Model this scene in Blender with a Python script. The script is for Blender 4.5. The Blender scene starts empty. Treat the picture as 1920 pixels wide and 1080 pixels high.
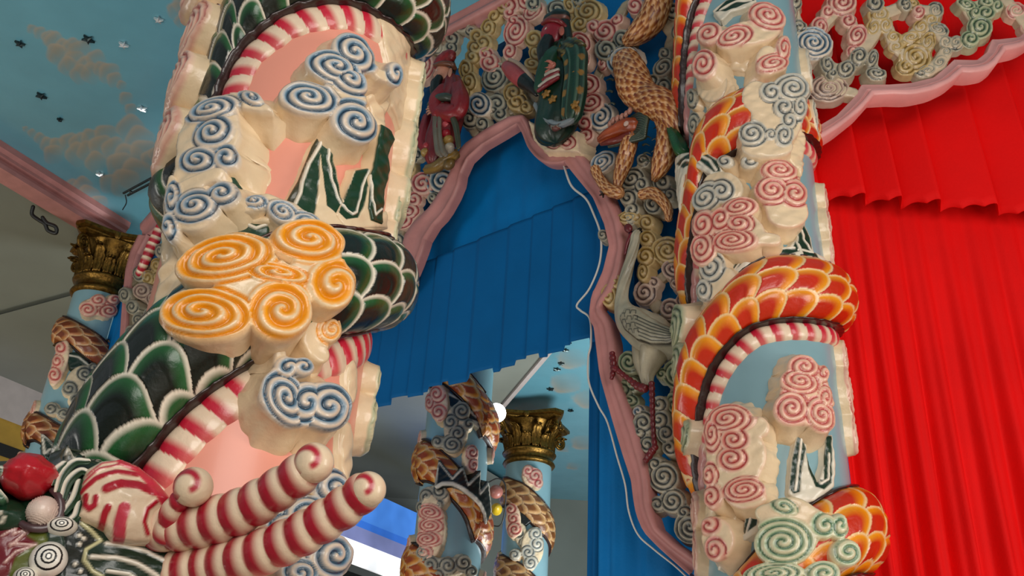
import bpy, math, random
import numpy as np
from mathutils import Vector
SC = bpy.context.scene
# ---------------------------------------------------------------- camera, world, light, exposure
FPX = 1800.0; TH = math.radians(28.5); RO = math.radians(3.45)
EYE = np.array([0, 0, 1.6])
_f = np.array([0, math.cos(TH), math.sin(TH)]); _r = np.array([1., 0, 0]); _u = np.cross(_r, _f)
_R = math.cos(RO)*_r + math.sin(RO)*_u; _U = -math.sin(RO)*_r + math.cos(RO)*_u
cd = bpy.data.cameras.new('camera'); cam = bpy.data.objects.new('camera', cd); SC.collection.objects.link(cam)
cd.sensor_width = 36; cd.lens = 36*FPX/1920; cd.clip_end = 200
from mathutils import Matrix
cam.matrix_world = Matrix(((_R[0], _U[0], -_f[0], EYE[0]), (_R[1], _U[1], -_f[1], EYE[1]), (_R[2], _U[2], -_f[2], EYE[2]), (0, 0, 0, 1)))
SC.camera = cam
w = bpy.data.worlds.new('world'); SC.world = w; w.use_nodes = True
w.node_tree.nodes['Background'].inputs[0].default_value = (.80, .86, .92, 1)
w.node_tree.nodes['Background'].inputs[1].default_value = .26
SC.view_settings.view_transform = 'Standard'; SC.view_settings.look = 'None'
SC.view_settings.exposure = 0.13; SC.view_settings.gamma = 1
def area(name, loc, target, size, energy, col):
    l = bpy.data.lights.new(name, 'AREA'); l.shape = 'RECTANGLE'; l.size, l.size_y = size
    l.energy = energy; l.color = col
    o = bpy.data.objects.new(name, l); SC.collection.objects.link(o); o.location = loc
    o.rotation_euler = (Vector(target)-Vector(loc)).to_track_quat('-Z', 'Y').to_euler()
    return o
area('daylight_front_door', (1.8, -4.6, 3.6), (-.2, 3.5, 3.6), (5.0, 4.5), 340, (1, .95, .88))
area('daylight_side_door', (5.6, 1.2, 2.6), (1.2, 4.9, 4.2), (2.5, 3.0), 150, (1, .95, .88))
area('left_hall_fill', (-8.5, 5.0, 1.2), (-6.0, 11, 8), (4, 4), 260, (1, .97, .90))  # unseen fill light added to brighten the left hall and ceiling
area('nave_fill', (-2.0, 5.0, .4), (-2.2, 9, 8), (4, 3), 60, (1, .97, .92))  # unseen fill light added to lift the dark nave
area('back_hall_fill', (4.5, 13.0, 1.2), (-.5, 15.5, 7), (4, 4), 800, (.93, .98, 1))  # unseen fill light added behind the arch for the dark back hall

def c(h):
    h = h.lstrip('#'); v = [int(h[i:i+2], 16)/255 for i in (0, 2, 4)]
    return np.array([x/12.92 if x <= .04045 else ((x+.055)/1.055)**2.4 for x in v])
def ray(x, y): return _f*FPX + _R*(x-960) + _U*(540-y)
def atd(x, y, d): return EYE + ray(x, y)/FPX*d
# ---------------------------------------------------------------- materials
def mat(name, col=None, rough=.35, metal=0, coat=0, bump=0, bscale=40, attr=False, sheen=0, var=0, vscale=4, spec=.5):
    m = bpy.data.materials.new(name); m.use_nodes = True; nt = m.node_tree; b = nt.nodes['Principled BSDF']
    b.inputs['Roughness'].default_value = rough; b.inputs['Metallic'].default_value = metal
    b.inputs['Coat Weight'].default_value = coat; b.inputs['Coat Roughness'].default_value = .12
    b.inputs['Sheen Weight'].default_value = sheen; b.inputs['Specular IOR Level'].default_value = spec
    tc = nt.nodes.new('ShaderNodeTexCoord')
    src = None
    if attr:
        a = nt.nodes.new('ShaderNodeAttribute'); a.attribute_name = 'Col'; src = a.outputs['Color']
    else:
        g = nt.nodes.new('ShaderNodeRGB'); g.outputs[0].default_value = (*col, 1); src = g.outputs[0]
    if var:
        n = nt.nodes.new('ShaderNodeTexNoise'); n.inputs['Scale'].default_value = vscale; n.inputs['Detail'].default_value = 6
        nt.links.new(tc.outputs['Object'], n.inputs['Vector'])
        mr = nt.nodes.new('ShaderNodeMapRange'); mr.inputs['From Min'].default_value = .3; mr.inputs['From Max'].default_value = .7
        mr.inputs['To Min'].default_value = 1-var; mr.inputs['To Max'].default_value = 1+var*.4
        nt.links.new(n.outputs['Fac'], mr.inputs['Value'])
        mx = nt.nodes.new('ShaderNodeMix'); mx.data_type = 'RGBA'; mx.blend_type = 'MULTIPLY'; mx.inputs['Factor'].default_value = 1
        nt.links.new(src, mx.inputs[6]); nt.links.new(mr.outputs[0], mx.inputs[7]); src = mx.outputs[2]
    nt.links.new(src, b.inputs['Base Color'])
    if bump:
        n = nt.nodes.new('ShaderNodeTexNoise'); n.inputs['Scale'].default_value = bscale; n.inputs['Detail'].default_value = 4
        nt.links.new(tc.outputs['Object'], n.inputs['Vector'])
        bp = nt.nodes.new('ShaderNodeBump'); bp.inputs['Strength'].default_value = bump; bp.inputs['Distance'].default_value = .01
        nt.links.new(n.outputs['Fac'], bp.inputs['Height']); nt.links.new(bp.outputs['Normal'], b.inputs['Normal'])
    return m
M_EN = mat('enamel_paint', attr=True, rough=.33, coat=.35, bump=.35, bscale=28, var=.10, vscale=9)
M_OLD = mat('aged_enamel', attr=True, rough=.42, coat=.2, bump=.4, bscale=30, var=.34, vscale=6)
M_PINK = mat('pink_gloss', c('#ec9c86'), rough=.36, coat=.12, bump=.12, bscale=7, var=.05, vscale=3)
M_SKY = mat('sky_blue_gloss', c('#84a9b2'), rough=.28, coat=.3, bump=.12, bscale=7, var=.06)
M_FRAME = mat('dusty_pink_paint', c('#bd807b'), rough=.45, bump=.3, bscale=16, var=.16, vscale=6)
M_FRAMEL = mat('light_pink_paint', c('#e0a09c'), rough=.4, bump=.25, bscale=16, var=.12, vscale=6)
M_BLUE = mat('blue_cloth', c('#025a94'), rough=.7, spec=.15, sheen=0, bump=.15, bscale=60, var=.12, vscale=2)
M_BLUES = mat('blue_satin', c('#006eb0'), rough=.55, spec=.2, sheen=0, bump=.15, bscale=60, var=.15, vscale=3)
M_RED = mat('red_cloth', c('#e40202'), rough=.75, spec=.2, sheen=.0, bump=.15, bscale=60, var=.10, vscale=2)
M_GOLD = mat('antique_gold', c('#7a5a24'), rough=.36, metal=.85, bump=.5, bscale=35, var=.6, vscale=22)
M_CEIL = mat('painted_sky_ceiling', attr=True, rough=.24, coat=.25, bump=.35, bscale=6, var=.10, vscale=1.5)
M_GREY = mat('grey_ceiling_paint', c('#80857c'), rough=.3, bump=.1, bscale=3, var=.14, vscale=.7)
M_DARK = mat('dark_metal', c('#2a2f30'), rough=.4, metal=.6)
M_STARGLINT = mat('star_foil_glint', c('#e8ecec'), rough=.2, metal=.6)  # lighter copy of the star foil, glint put into its colour
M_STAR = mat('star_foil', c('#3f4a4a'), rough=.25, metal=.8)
M_WIRE = mat('white_tube', c('#c9c7c0'), rough=.3)
M_WHITE = mat('white_plaster', c('#b7aca8'), rough=.4, var=.1)
M_YEL = mat('yellow_paint', c('#b08a32'), rough=.5, var=.2)
M_BLK = mat('black_paint', c('#1b1a18'), rough=.4)
M_FLOOR = mat('floor_tile', c('#a89a88'), rough=.3)

# ---------------------------------------------------------------- mesh helpers
def put(name, V, Fq, col=None, m=None, parent=None, smooth=True):
    V = np.asarray(V, float); me = bpy.data.meshes.new(name)
    if isinstance(Fq, np.ndarray):
        n, k = Fq.shape
        me.vertices.add(len(V)); me.vertices.foreach_set('co', V.ravel())
        me.loops.add(n*k); me.loops.foreach_set('vertex_index', Fq.astype(np.int32).ravel())
        me.polygons.add(n); me.polygons.foreach_set('loop_start', np.arange(0, n*k, k, dtype=np.int32))
        me.update(calc_edges=True)
    else:
        me.from_pydata(V.tolist(), [], Fq)
    if smooth: me.polygons.foreach_set('use_smooth', np.ones(len(me.polygons), bool))
    if col is not None:
        a = me.attributes.new('Col', 'FLOAT_COLOR', 'POINT')
        a.data.foreach_set('color', np.concatenate([np.clip(col, 0, 1), np.ones((len(V), 1))], 1).astype(np.float32).ravel())
    me.materials.append(m or M_EN); me.validate()
    o = bpy.data.objects.new(name, me); SC.collection.objects.link(o)
    if parent is not None:
        o.parent = parent; o.matrix_parent_inverse = Matrix.Translation(parent.location).inverted() if parent.parent is None else Matrix.Identity(4)
    return o
ROOT = {}
def thing(name, label, cat, loc, group=None):
    o = bpy.data.objects.new(name, None); SC.collection.objects.link(o); o.location = [float(x) for x in loc]; o.empty_display_size = .1
    o['label'] = label; o['category'] = cat; o['kind'] = 'thing'
    if group: o['group'] = group
    return o
def tag(o, label, cat, group=None):
    o['label'] = label; o['category'] = cat; o['kind'] = 'thing'
    if group: o['group'] = group
    return o
def struct(o): o['kind'] = 'structure'; return o
def grid_faces(nu, nv, wrapv=False):
    i, j = np.meshgrid(np.arange(nu-1), np.arange(nv if wrapv else nv-1), indexing='ij')
    a = i*nv+j; b = (i+1)*nv+j; j2 = (j+1) % nv
    return np.stack([a, b, (i+1)*nv+j2, i*nv+j2], -1).reshape(-1, 4)
def box(name, P, U, V, W, m, parent=None):   # box from a corner and three edge vectors
    P, U, V, W = [np.array(q, float) for q in (P, U, V, W)]
    vs = [P+a*U+b*V+cc*W for a in (0, 1) for b in (0, 1) for cc in (0, 1)]
    return put(name, vs, [(0, 1, 3, 2), (4, 6, 7, 5), (0, 4, 5, 1), (2, 3, 7, 6), (0, 2, 6, 4), (1, 5, 7, 3)], None, m, parent, smooth=False)

class Col:                                    # cylinder surface: s = metres round to the right, z = height
    def __init__(k, x, y, R): k.x, k.y, k.R = x, y, R; k.a0 = math.atan2(-x, -y)
    def pt(k, s, z, h):
        a = k.a0 - s/k.R; r = k.R+h
        return np.stack([k.x+np.sin(a)*r, k.y+np.cos(a)*r, z+0*a], -1)
    def hit(k, px, py, h=0):
        v = ray(px, py); r = k.R+h; o = np.array([-k.x, -k.y]); d = v[:2]
        A = d@d; B = o@d; CC = o@o-r*r; D = B*B-A*CC
        t = (-B-math.sqrt(max(D, 0)))/A; q = EYE+v*t
        th = -(math.atan2(q[0]-k.x, q[1]-k.y)-k.a0); th = (th+math.pi) % (2*math.pi)-math.pi
        return np.array([th*k.R, q[2]])
    def th(k, deg, z): return np.array([math.radians(deg)*k.R, z])
class Pl:                                     # vertical plane surface
    def __init__(k, P, d, n): k.P = np.array(P, float); k.d = np.array(d, float); k.n = np.array(n, float)
    def pt(k, s, z, h):
        s = np.asarray(s, float); z = np.asarray(z, float); h = np.asarray(h, float)+0*s
        q = k.P+s[..., None]*k.d+h[..., None]*k.n; q = q.copy(); q[..., 2] = z+h*k.n[2]; return q
    def hit(k, px, py, h=0):
        v = ray(px, py); P = k.P+k.n*h; t = ((P-EYE)@k.n)/(v@k.n); q = EYE+v*t
        return np.array([(q-k.P)@k.d, q[2]])
def jac(sf, px, py, h):
    a, b = sf.hit(px-3, py, h), sf.hit(px+3, py, h); e, g = sf.hit(px, py-3, h), sf.hit(px, py+3, h)
    J = np.stack([(b-a)/6, (g-e)/6], 1)
    sc = abs(J[1, 1])
    if abs(J[0, 0]) > 2.6*sc: J[:, 0] *= 2.6*sc/abs(J[0, 0])
    if abs(J[0, 0]) < .5*sc: J = np.array([[sc, 0], [0, -sc]])
    return J
class Sh: pass
def ell(sf, e, h):
    if e[0] == 'E':                           # ('E', theta_deg, z, r_s, r_z, rot)
        C = sf.th(e[1], e[2]); r = math.radians(e[5] if len(e) > 5 else 0)
        Mx = np.array([[math.cos(r), -math.sin(r)], [math.sin(r), math.cos(r)]])@np.diag([e[3], e[4]])
    else:                                     # ('e', px, py, rx, ry, rot)
        C = sf.hit(e[1], e[2], h); J = jac(sf, e[1], e[2], h); r = math.radians(e[5] if len(e) > 5 else 0)
        Mx = J@np.array([[math.cos(r), -math.sin(r)], [math.sin(r), math.cos(r)]])@np.diag([e[3], e[4]])
    return C, np.linalg.inv(Mx)
def d_ell(P, C, Mi):
    p = P-C; q = p@Mi.T; k = np.sqrt((q**2).sum(-1))+1e-6
    return (k-1)*np.sqrt((p**2).sum(-1))/k, k, q
def d_poly(P, V):
    n = len(V); d = np.full(P.shape[:-1], 1e9); ins = np.zeros(P.shape[:-1], bool)
    for i in range(n):
        a, b = V[i], V[(i+1) % n]; e = b-a; w = P-a
        t = np.clip((w@e)/(e@e+1e-12), 0, 1); q = w-t[..., None]*e
        d = np.minimum(d, (q**2).sum(-1))
        cnd = ((a[1] > P[..., 1]) != (b[1] > P[..., 1])) & (P[..., 0] < (b[0]-a[0])*(P[..., 1]-a[1])/(b[1]-a[1]+1e-12)+a[0])
        ins ^= cnd
    d = np.sqrt(d); return np.where(ins, -d, d)
def d_line(P, V):
    d = np.full(P.shape[:-1], 1e9)
    for i in range(len(V)-1):
        a, b = V[i], V[i+1]; e = b-a; w = P-a
        t = np.clip((w@e)/(e@e+1e-12), 0, 1); q = w-t[..., None]*e
        d = np.minimum(d, (q**2).sum(-1))
    return np.sqrt(d)
def cr(pts, n=8):                             # Catmull-Rom
    P = np.array(pts, float); P = np.vstack([2*P[0]-P[1], P, 2*P[-1]-P[-2]]); out = []
    for i in range(1, len(P)-2):
        for t in np.linspace(0, 1, n, endpoint=False):
            a, b, cc, d = P[i-1], P[i], P[i+1], P[i+2]
            out.append(.5*((2*b)+(-a+cc)*t+(2*a-5*b+4*cc-d)*t*t+(-a+3*b-3*cc+d)*t**3))
    out.append(P[-2]); return np.array(out)
CREAM = c('#ecd2ac'); WHITE = c('#efe6d6')
PAL = {  # light, mid, dark
 'b': (c('#e3cfb8'), c('#4f8cae'), c('#04162c')), 'y': (c('#f1d4a8'), c('#f8a200'), c('#e48e02')),
 'r': (c('#dcb5a0'), c('#cf7a72'), c('#8c0c1a')), 'p': (c('#efc3a8'), c('#dc8072'), c('#a80c1c')),
 'k': (c('#b5aa92'), c('#6d726c'), c('#05070a')), 'n': (c('#c4ab98'), c('#9a7468'), c('#241012')),
 'o': (c('#c4a977'), c('#ad8a3e'), c('#6a4c12')), 'g': (c('#b9b794'), c('#6e8c66'), c('#0f2a1a')),
 'G': (c('#dcd3ae'), c('#8fb088'), c('#1f5438')), 'w': (c('#dccfb8'), c('#a9b0ac'), c('#04080c')),
 'R': (c('#e9c5ac'), c('#dc8478'), c('#a81420')), 'q': (c('#b9a3a0'), c('#a07c7c'), c('#5a2a30')),
}
def hsh(P, f, seed=0):
    x = P[..., 0]*f+seed*1.7; y = P[..., 1]*f+seed*2.3
    return (np.sin(x+1.3*np.sin(y*1.7+.4))*np.cos(y*1.1-1.1*np.sin(x*.7))+.5*np.sin(2.3*x-1.9*y+2))/1.5
def relief(name, sf, parent, body=(), curls=(), thick=.08, res=.006, pal='b', pitch=15, fill=(), lines=(), base=CREAM, flare=.35, k=.012, m=None, dome=0, side=None, groove=.007, lump=.004, links=(), dw=.16, mw=1.25):
    """carved plaster slab. body/curls: ellipses; ('p', pts) polygons; ('c', pts, w) strokes; fill: (pts, colour); lines: (pts, w_px, colour, dh)"""
    sh = []; cl = []; H = thick
    for e in body:
        if e[0] == 'p': V = np.array([sf.hit(x, y, H) for x, y in e[1]]); sh.append(('p', V, V.min(0), V.max(0)))
        elif e[0] == 'P': V = np.array([sf.th(*q) for q in e[1]]); sh.append(('p', V, V.min(0), V.max(0)))
        elif e[0] == 'c':
            V = np.array([sf.hit(x, y, H) for x, y in e[1]]); J = jac(sf, e[1][0][0], e[1][0][1], H); wd = abs(J[1, 1])*e[2]
            sh.append(('c', V, V.min(0)-wd, V.max(0)+wd, wd))
        else:
            C, Mi = ell(sf, e, H); r = np.linalg.norm(np.linalg.inv(Mi), axis=1); sh.append(('e', C, C-r, C+r, Mi))
    for i, q in enumerate(curls):             # (px,py,rx[,ry,rot,dir,pal]) or ('E',...)
        q = list(q)
        if q[0] == 'E':
            e = q[:6]; dr = q[6] if len(q) > 6 else (1 if i % 2 else -1); pl = q[7] if len(q) > 7 else pal; rpx = q[3]/.0018
        else:
            rx = q[2]; ry = q[3] if len(q) > 3 else rx; rt = q[4] if len(q) > 4 else 0; dr = q[5] if len(q) > 5 else (1 if i % 2 else -1)
            pl = q[6] if len(q) > 6 else pal; e = ['e', q[0], q[1], rx, ry, rt]; rpx = max(rx, ry)
        C, Mi = ell(sf, e, H); r = np.linalg.norm(np.linalg.inv(Mi), axis=1)
        sh.append(('e', C, C-r, C+r, Mi)); cl.append((C, Mi, max(1.15, rpx/pitch), dr, PAL[pl], i))
    for a, b, wd in links:
        V = np.array([cl[a][0], cl[b][0]]); sh.append(('c', V, V.min(0)-wd, V.max(0)+wd, wd))
    pad = .02+k*2
    lo = np.min([q[2] for q in sh], 0)-pad; hi = np.max([q[3] for q in sh], 0)+pad
    nx = int((hi[0]-lo[0])/res)+2; ny = int((hi[1]-lo[1])/res)+2
    X, Y = np.meshgrid(lo[0]+np.arange(nx)*res, lo[1]+np.arange(ny)*res, indexing='ij'); P = np.stack([X, Y], -1)
    def field(P):
        d = None
        for q in sh:
            if q[0] == 'p': e = d_poly(P, q[1])
            elif q[0] == 'c': e = d_line(P, q[1])-q[4]
            else: e = d_ell(P, q[1], q[4])[0]
            if d is None: d = e
            else:
                hh = np.clip(.5+.5*(d-e)/k, 0, 1); d = d*(1-hh)+e*hh-k*hh*(1-hh)
        return d
    D = field(P)
    ins = D < res*.35
    cell = ins[:-1, :-1] & ins[1:, :-1] & ins[:-1, 1:] & ins[1:, 1:]
    if not cell.any(): return None
    ii, jj = np.nonzero(cell); a = ii*ny+jj; Fq = np.stack([a, a+ny, a+ny+1, a+1], -1)
    used, inv = np.unique(Fq, return_inverse=True); Fq = inv.reshape(-1, 4)
    Q = P.reshape(-1, 2)[used]; D = D.reshape(-1)[used]
    # boundary edges
    E = np.concatenate([Fq[:, [0, 1]], Fq[:, [1, 2]], Fq[:, [2, 3]], Fq[:, [3, 0]]]); Es = np.sort(E, 1)
    key = Es[:, 0].astype(np.int64)*len(Q)+Es[:, 1]; _, ix, ct = np.unique(key, return_index=True, return_counts=True)
    BE = E[ix[ct == 1]]; bv = np.unique(BE)
    e0 = res*.5
    for _ in range(2):
        B = Q[bv]; d0 = field(B); G = np.stack([field(B+[e0, 0])-field(B-[e0, 0]), field(B+[0, e0])-field(B-[0, e0])], -1)/(2*e0)
        G /= np.linalg.norm(G, axis=1, keepdims=True)+1e-6; Q[bv] = B-np.clip(d0, -1.6*res, 1.6*res)[:, None]*G
    D = field(Q); ind = np.clip(-D, 0, 1)
    h = np.full(len(Q), thick); col = np.tile(base, (len(Q), 1)).astype(float)
    if dome: h = h+dome*np.sqrt(np.clip(ind/(ind.max()+1e-6), 0, 1))
    h += lump*hsh(Q, 40, 1)
    if cl:
        best = np.full(len(Q), 1e9); T = np.zeros(len(Q)); CI = np.zeros((3, len(Q), 3)); kk = np.zeros(len(Q))
        for C, Mi, N, dr, pl, i in cl:
            _, kq, q = d_ell(Q, C, Mi); s_ = kq+.02*(i % 3)
            ph = (kq**1.12*N-dr*np.arctan2(q[:, 1], q[:, 0])/(2*math.pi)+.37*i) % 1.0
            mk = s_ < best; best = np.where(mk, s_, best); T = np.where(mk, ph, T); kk = np.where(mk, kq, kk)
            for n in range(3): CI[n][mk] = pl[n]
        dist = np.minimum(T, 1-T)
        wd = dw; dark = np.exp(-(dist/wd)**2*1.2); mid = np.clip(mw-np.where(T < .5, T/.46, (1-T)/.24), 0, 1)
        act = np.clip((1.25-kk)/.12, 0, 1)
        pc = CI[0]*(1-mid[:, None])+CI[1]*mid[:, None]; pc = pc*(1-dark[:, None])+CI[2]*dark[:, None]
        near = act[:, None]; rim = np.exp(-(ind/(res*1.2))**2)[:, None]*.6
        col = col*(1-near)+pc*near; col = col*(1-rim)+CI[0]*rim
        h = h-groove*dark*act+groove*.8*np.sin(math.pi*T)*act+.012*np.clip(1-kk, 0, 1)*min(1, thick/.08)
    for pts, cc in fill:
        V = np.array([sf.hit(x, y, H) for x, y in pts]); d = d_poly(Q, V); a = np.clip(.5-d/res, 0, 1)[:, None]; col = col*(1-a)+cc*a
        h = h-.004*a[:, 0]
    for L in lines:
        pts, wp, cc = L[:3]; dh = L[3] if len(L) > 3 else .005
        V = np.array([sf.hit(x, y, H) for x, y in pts]); wm = abs(jac(sf, pts[0][0], pts[0][1], H)[1, 1])*wp/2
        d = d_line(Q, V); a = np.clip((wm-d)/res+.5, 0, 1)[:, None]; col = col*(1-a)+cc*a; h = h+dh*np.clip(1-(d/(wm*1.3))**2, 0, 1)
    h = h-min(.25*thick, .006)*np.exp(-(ind/(res*1.1)))
    n0 = len(Q); V = [sf.pt(Q[:, 0], Q[:, 1], h)]; C_ = [col]
    idx = np.full(n0, -1); idx[bv] = np.arange(len(bv)); B = Q[bv]
    G = np.stack([field(B+[e0, 0])-field(B-[e0, 0]), field(B+[0, e0])-field(B-[0, e0])], -1)/(2*e0)
    G /= np.linalg.norm(G, axis=1, keepdims=True)+1e-6
    sc = side if side is not None else base*.97
    FF = [Fq]; prev = bv
    for ri, (of, hf) in enumerate([(.02, .8), (flare*.35, .45), (flare*.7, .2), (flare, -.12)]):
        nz = 1+.25*hsh(B, 55, ri)
        R_ = B+G*(of*thick*nz)[:, None]; V.append(sf.pt(R_[:, 0], R_[:, 1], h[bv]*hf)); C_.append(np.tile(sc, (len(bv), 1)))
        cur = np.arange(len(bv))+n0+ri*len(bv); FF.append(np.stack([prevmap(BE[:, 1], prev, idx, ri), prevmap(BE[:, 0], prev, idx, ri), cur[idx[BE[:, 0]]], cur[idx[BE[:, 1]]]], -1)); prev = cur
    return put(name, np.concatenate(V), np.concatenate(FF), np.concatenate(C_), m, parent)
def prevmap(v, prev, idx, ri): return v if ri == 0 else prev[idx[v]]

# scale pattern ---------------------------------------------------
def scales(A, B, p, w, lw):
    """A along the tip direction, B across. returns line mask, inner coordinate, raised height"""
    L = p*1.25; line = np.zeros_like(A); inner = np.zeros_like(A); done = np.zeros(A.shape, bool); kf = np.floor(A/p)
    for dk in (-2, -1, 0, 1, 2):
        kx = kf+dk; off = (kx % 2)*.5; bb = ((B/w+off) % 1.0)-.5
        arch = L*np.sqrt(np.clip(1-(2*bb)**2, 0, 1)); ar = A-kx*p
        dd = arch-ar; slope = np.abs(4*bb*L/(w*np.sqrt(np.clip(1-(2*bb)**2, .04, 1)))); de = dd/np.sqrt(1+slope**2)
        ok = (dd >= 0) & ~done
        line = np.where(ok, np.clip(1.3-de/lw, 0, 1), line); inner = np.where(ok, np.clip(de/(p*.8), 0, 1), inner); done |= ok
    return line, inner
def mid_s(P): return P[:, P.shape[1]//2, 0][:, None]
def ribbon(name, sf, parent, low, up, H, pat, nu, nv, m=None, h0=-.01, sh=.5):
    """bulging band between two (s,z) edge curves"""
    def rs(P):
        P = cr(P, 10); d = np.r_[0, np.cumsum(np.linalg.norm(np.diff(P, axis=0), axis=1))]
        return P, d
    low = np.array(low); up = np.array(up)
    if len(low) != len(up): up = np.stack([low[:, 0], np.interp(low[:, 0], up[:, 0], up[:, 1])], -1)
    Lc = cr(low, 12); Uc = cr(up, 12)
    mid = (Lc[:len(Uc)]+Uc[:len(Lc)])/2; d = np.r_[0, np.cumsum(np.linalg.norm(np.diff(mid, axis=0), axis=1))]
    uu = np.linspace(0, d[-1], nu)
    Lx = np.stack([np.interp(uu, d, Lc[:, i]) for i in (0, 1)], -1); Ux = np.stack([np.interp(uu, d, Uc[:, i]) for i in (0, 1)], -1)
    v = np.linspace(0, 1, nv); wd = np.linalg.norm(Ux-Lx, axis=1)
    P = Lx[:, None]*(1-v[None, :, None])+Ux[:, None]*v[None, :, None]
    Mx = (Lx+Ux)/2; Tn = np.gradient(Mx, axis=0); Tn /= np.linalg.norm(Tn, axis=1, keepdims=True)+1e-9; Wv = Ux-Lx
    kk = np.ones(25)/25; Tn = np.stack([np.convolve(np.pad(Tn[:, i], 12, 'edge'), kk, 'valid') for i in (0, 1)], -1); Tn /= np.linalg.norm(Tn, axis=1, keepdims=True)+1e-9
    wt = (Wv*Tn).sum(1); wn = Wv[:, 1]*Tn[:, 0]-Wv[:, 0]*Tn[:, 1]
    Um = uu[:, None]+(v[None]-.5)*wt[:, None]; Vm = (v[None]-.5)*wn[:, None]+.2
    col, dh = pat(Um, Vm, v[None]+0*Um, P)
    if callable(H): H = H(mid_s(P))
    hh = h0+H*np.clip(1-np.abs(2*v-1)**2.2, 0, 1)[None]**sh+dh
    X = sf.pt(P[..., 0], P[..., 1], hh).reshape(-1, 3)
    return put(name, X, grid_faces(nu, nv), col.reshape(-1, 3), m, parent)
def pat_scales(p, w, lw, light, a, b, cdir=1, skew=0, dome=.012):
    def f(U, V, v, P):
        A = (U*math.cos(skew)+V*math.sin(skew))*cdir; B = -U*math.sin(skew)+V*math.cos(skew)
        ln, inn = scales(A, B, p, w, lw)
        t = np.clip(inn*1.7-.38, 0, 1)[..., None]; cc = a*(1-t)+b*t; cc = cc*(1-ln[..., None])+light*ln[..., None]
        return cc, dome*np.sin(np.clip(inn, 0, 1)*math.pi*.7)*.8+ln*.004
    return f
def pat_belly(w, pink, lim, R):
    red = c('#cf1f3a'); cr_ = c('#efd5b8')
    def f(U, V, v, P):
        t = ((U+.12*(V-.05))/w) % 1.0
        k = np.where(t < .60, np.clip(2.0*(1-t/.60), 0, 1), 0)[..., None]*np.clip(.8+.4*v, 0, 1)[..., None]
        cc = cr_*(1-k)+red*k
        if lim is not None:
            th = np.degrees(P[..., 0]/R); th = (th+180) % 360-180; a = np.clip((lim-th)/6, 0, 1)[..., None]; cc = cc*(1-a)+pink*a
        return cc, .007*np.abs(np.sin(math.pi*t))**.6
    return f
def tube(name, sf, pts, colf, parent=None, flat=1.0, nseg=24, m=None, n=10, cap=True, res=None):
    """pts: (px,py,r_px,h) on a surface; colf(u,ang,t)->(col,disp)"""
    J = [abs(jac(sf, p[0], p[1], p[3])[1, 1]) for p in pts]
    K = np.array([[*sf.hit(p[0], p[1], p[3]), p[3], p[2]*j] for p, j in zip(pts, J)])
    Q = cr(K, n); X = sf.pt(Q[:, 0], Q[:, 1], Q[:, 2]); r = Q[:, 3]
    return sweep(name, X, r, sf, Q, colf, parent, flat, nseg, m, cap)
def sweep(name, X, r, sf, Q, colf, parent, flat, nseg, m, cap=True):
    T = np.gradient(X, axis=0); T /= np.linalg.norm(T, axis=1, keepdims=True)+1e-9
    if sf is not None:
        N = sf.pt(Q[:, 0], Q[:, 1], Q[:, 2]+.01)-X; N /= np.linalg.norm(N, axis=1, keepdims=True)
    else: N = np.tile([0.13, -.2, 1.], (len(X), 1))
    S = np.cross(T, N); S /= np.linalg.norm(S, axis=1, keepdims=True)+1e-9; N = np.cross(S, T)
    if cap:                                   # rounded ends
        k = 6; a = np.linspace(math.pi/2*.97, 0, k, endpoint=False)
        X = np.concatenate([X[0]-T[0]*(np.sin(a)*r[0])[:, None]*1.0, X, X[-1]+T[-1]*(np.sin(a[::-1])*r[-1])[:, None]])
        r = np.concatenate([r[0]*np.cos(a), r, r[-1]*np.cos(a[::-1])])
        for nm in (0,): S = np.concatenate([np.tile(S[0], (k, 1)), S, np.tile(S[-1], (k, 1))]); N = np.concatenate([np.tile(N[0], (k, 1)), N, np.tile(N[-1], (k, 1))])
    u = np.r_[0, np.cumsum(np.linalg.norm(np.diff(X, axis=0), axis=1))]
    # resample finely along u
    nu = max(len(X), int(u[-1]/max(.004, r.max()*.10))); nu = min(nu, 420); uu = np.linspace(0, u[-1], nu)
    if cap: uu = np.unique(np.concatenate([u[:6], uu[(uu > u[5]) & (uu < u[-6])], u[-6:]]))
    g = lambda A: np.stack([np.interp(uu, u, A[:, i]) for i in range(3)], -1)
    X, S, N = g(X), g(S), g(N); r = np.interp(uu, u, r)
    an = np.linspace(0, 2*math.pi, nseg, endpoint=False); Ug = uu[:, None]+0*an; Ag = an[None]+0*Ug
    col, dh = colf(Ug, Ag, Ug/uu[-1])
    if np.ndim(col) == 1: col = np.tile(col, Ug.shape+(1,))
    rr = r[:, None]+dh
    V = X[:, None]+S[:, None]*(np.cos(Ag)*rr)[..., None]+N[:, None]*(np.sin(Ag)*rr*flat)[..., None]
    Vv = V.reshape(-1, 3); Fq = grid_faces(len(uu), nseg, True)
    Vv = np.concatenate([Vv, [X[0]], [X[-1]]]); cc = np.concatenate([col.reshape(-1, 3), [col[0, 0]], [col[-1, 0]]])
    F2 = Fq.tolist(); L = len(Vv)
    for j in range(nseg):
        j2 = (j+1) % nseg; F2.append((L-2, j, j2)); b = (len(uu)-1)*nseg; F2.append((L-1, b+j2, b+j))
    return put(name, Vv, F2, cc, m, parent)
def solid(col, amp=0, f=8): return lambda U, A, t: (col+0*U[..., None], amp*np.sin(A*f)*1.0)
def hornf(w=.052, amp=.005):
    red = c('#b3142e'); cr_ = c('#eed3b4')
    def f(U, A, t):
        q = ((U-.006*np.cos(A))/w) % 1.0; k = np.clip((.80-q)/.34, 0, 1)*np.clip(.5+q/.10, 0, 1)
        return cr_*(1-k[..., None])+red*k[..., None], amp*np.clip(np.sin(math.pi*q), 0, 1)**.7
    return f
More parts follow.
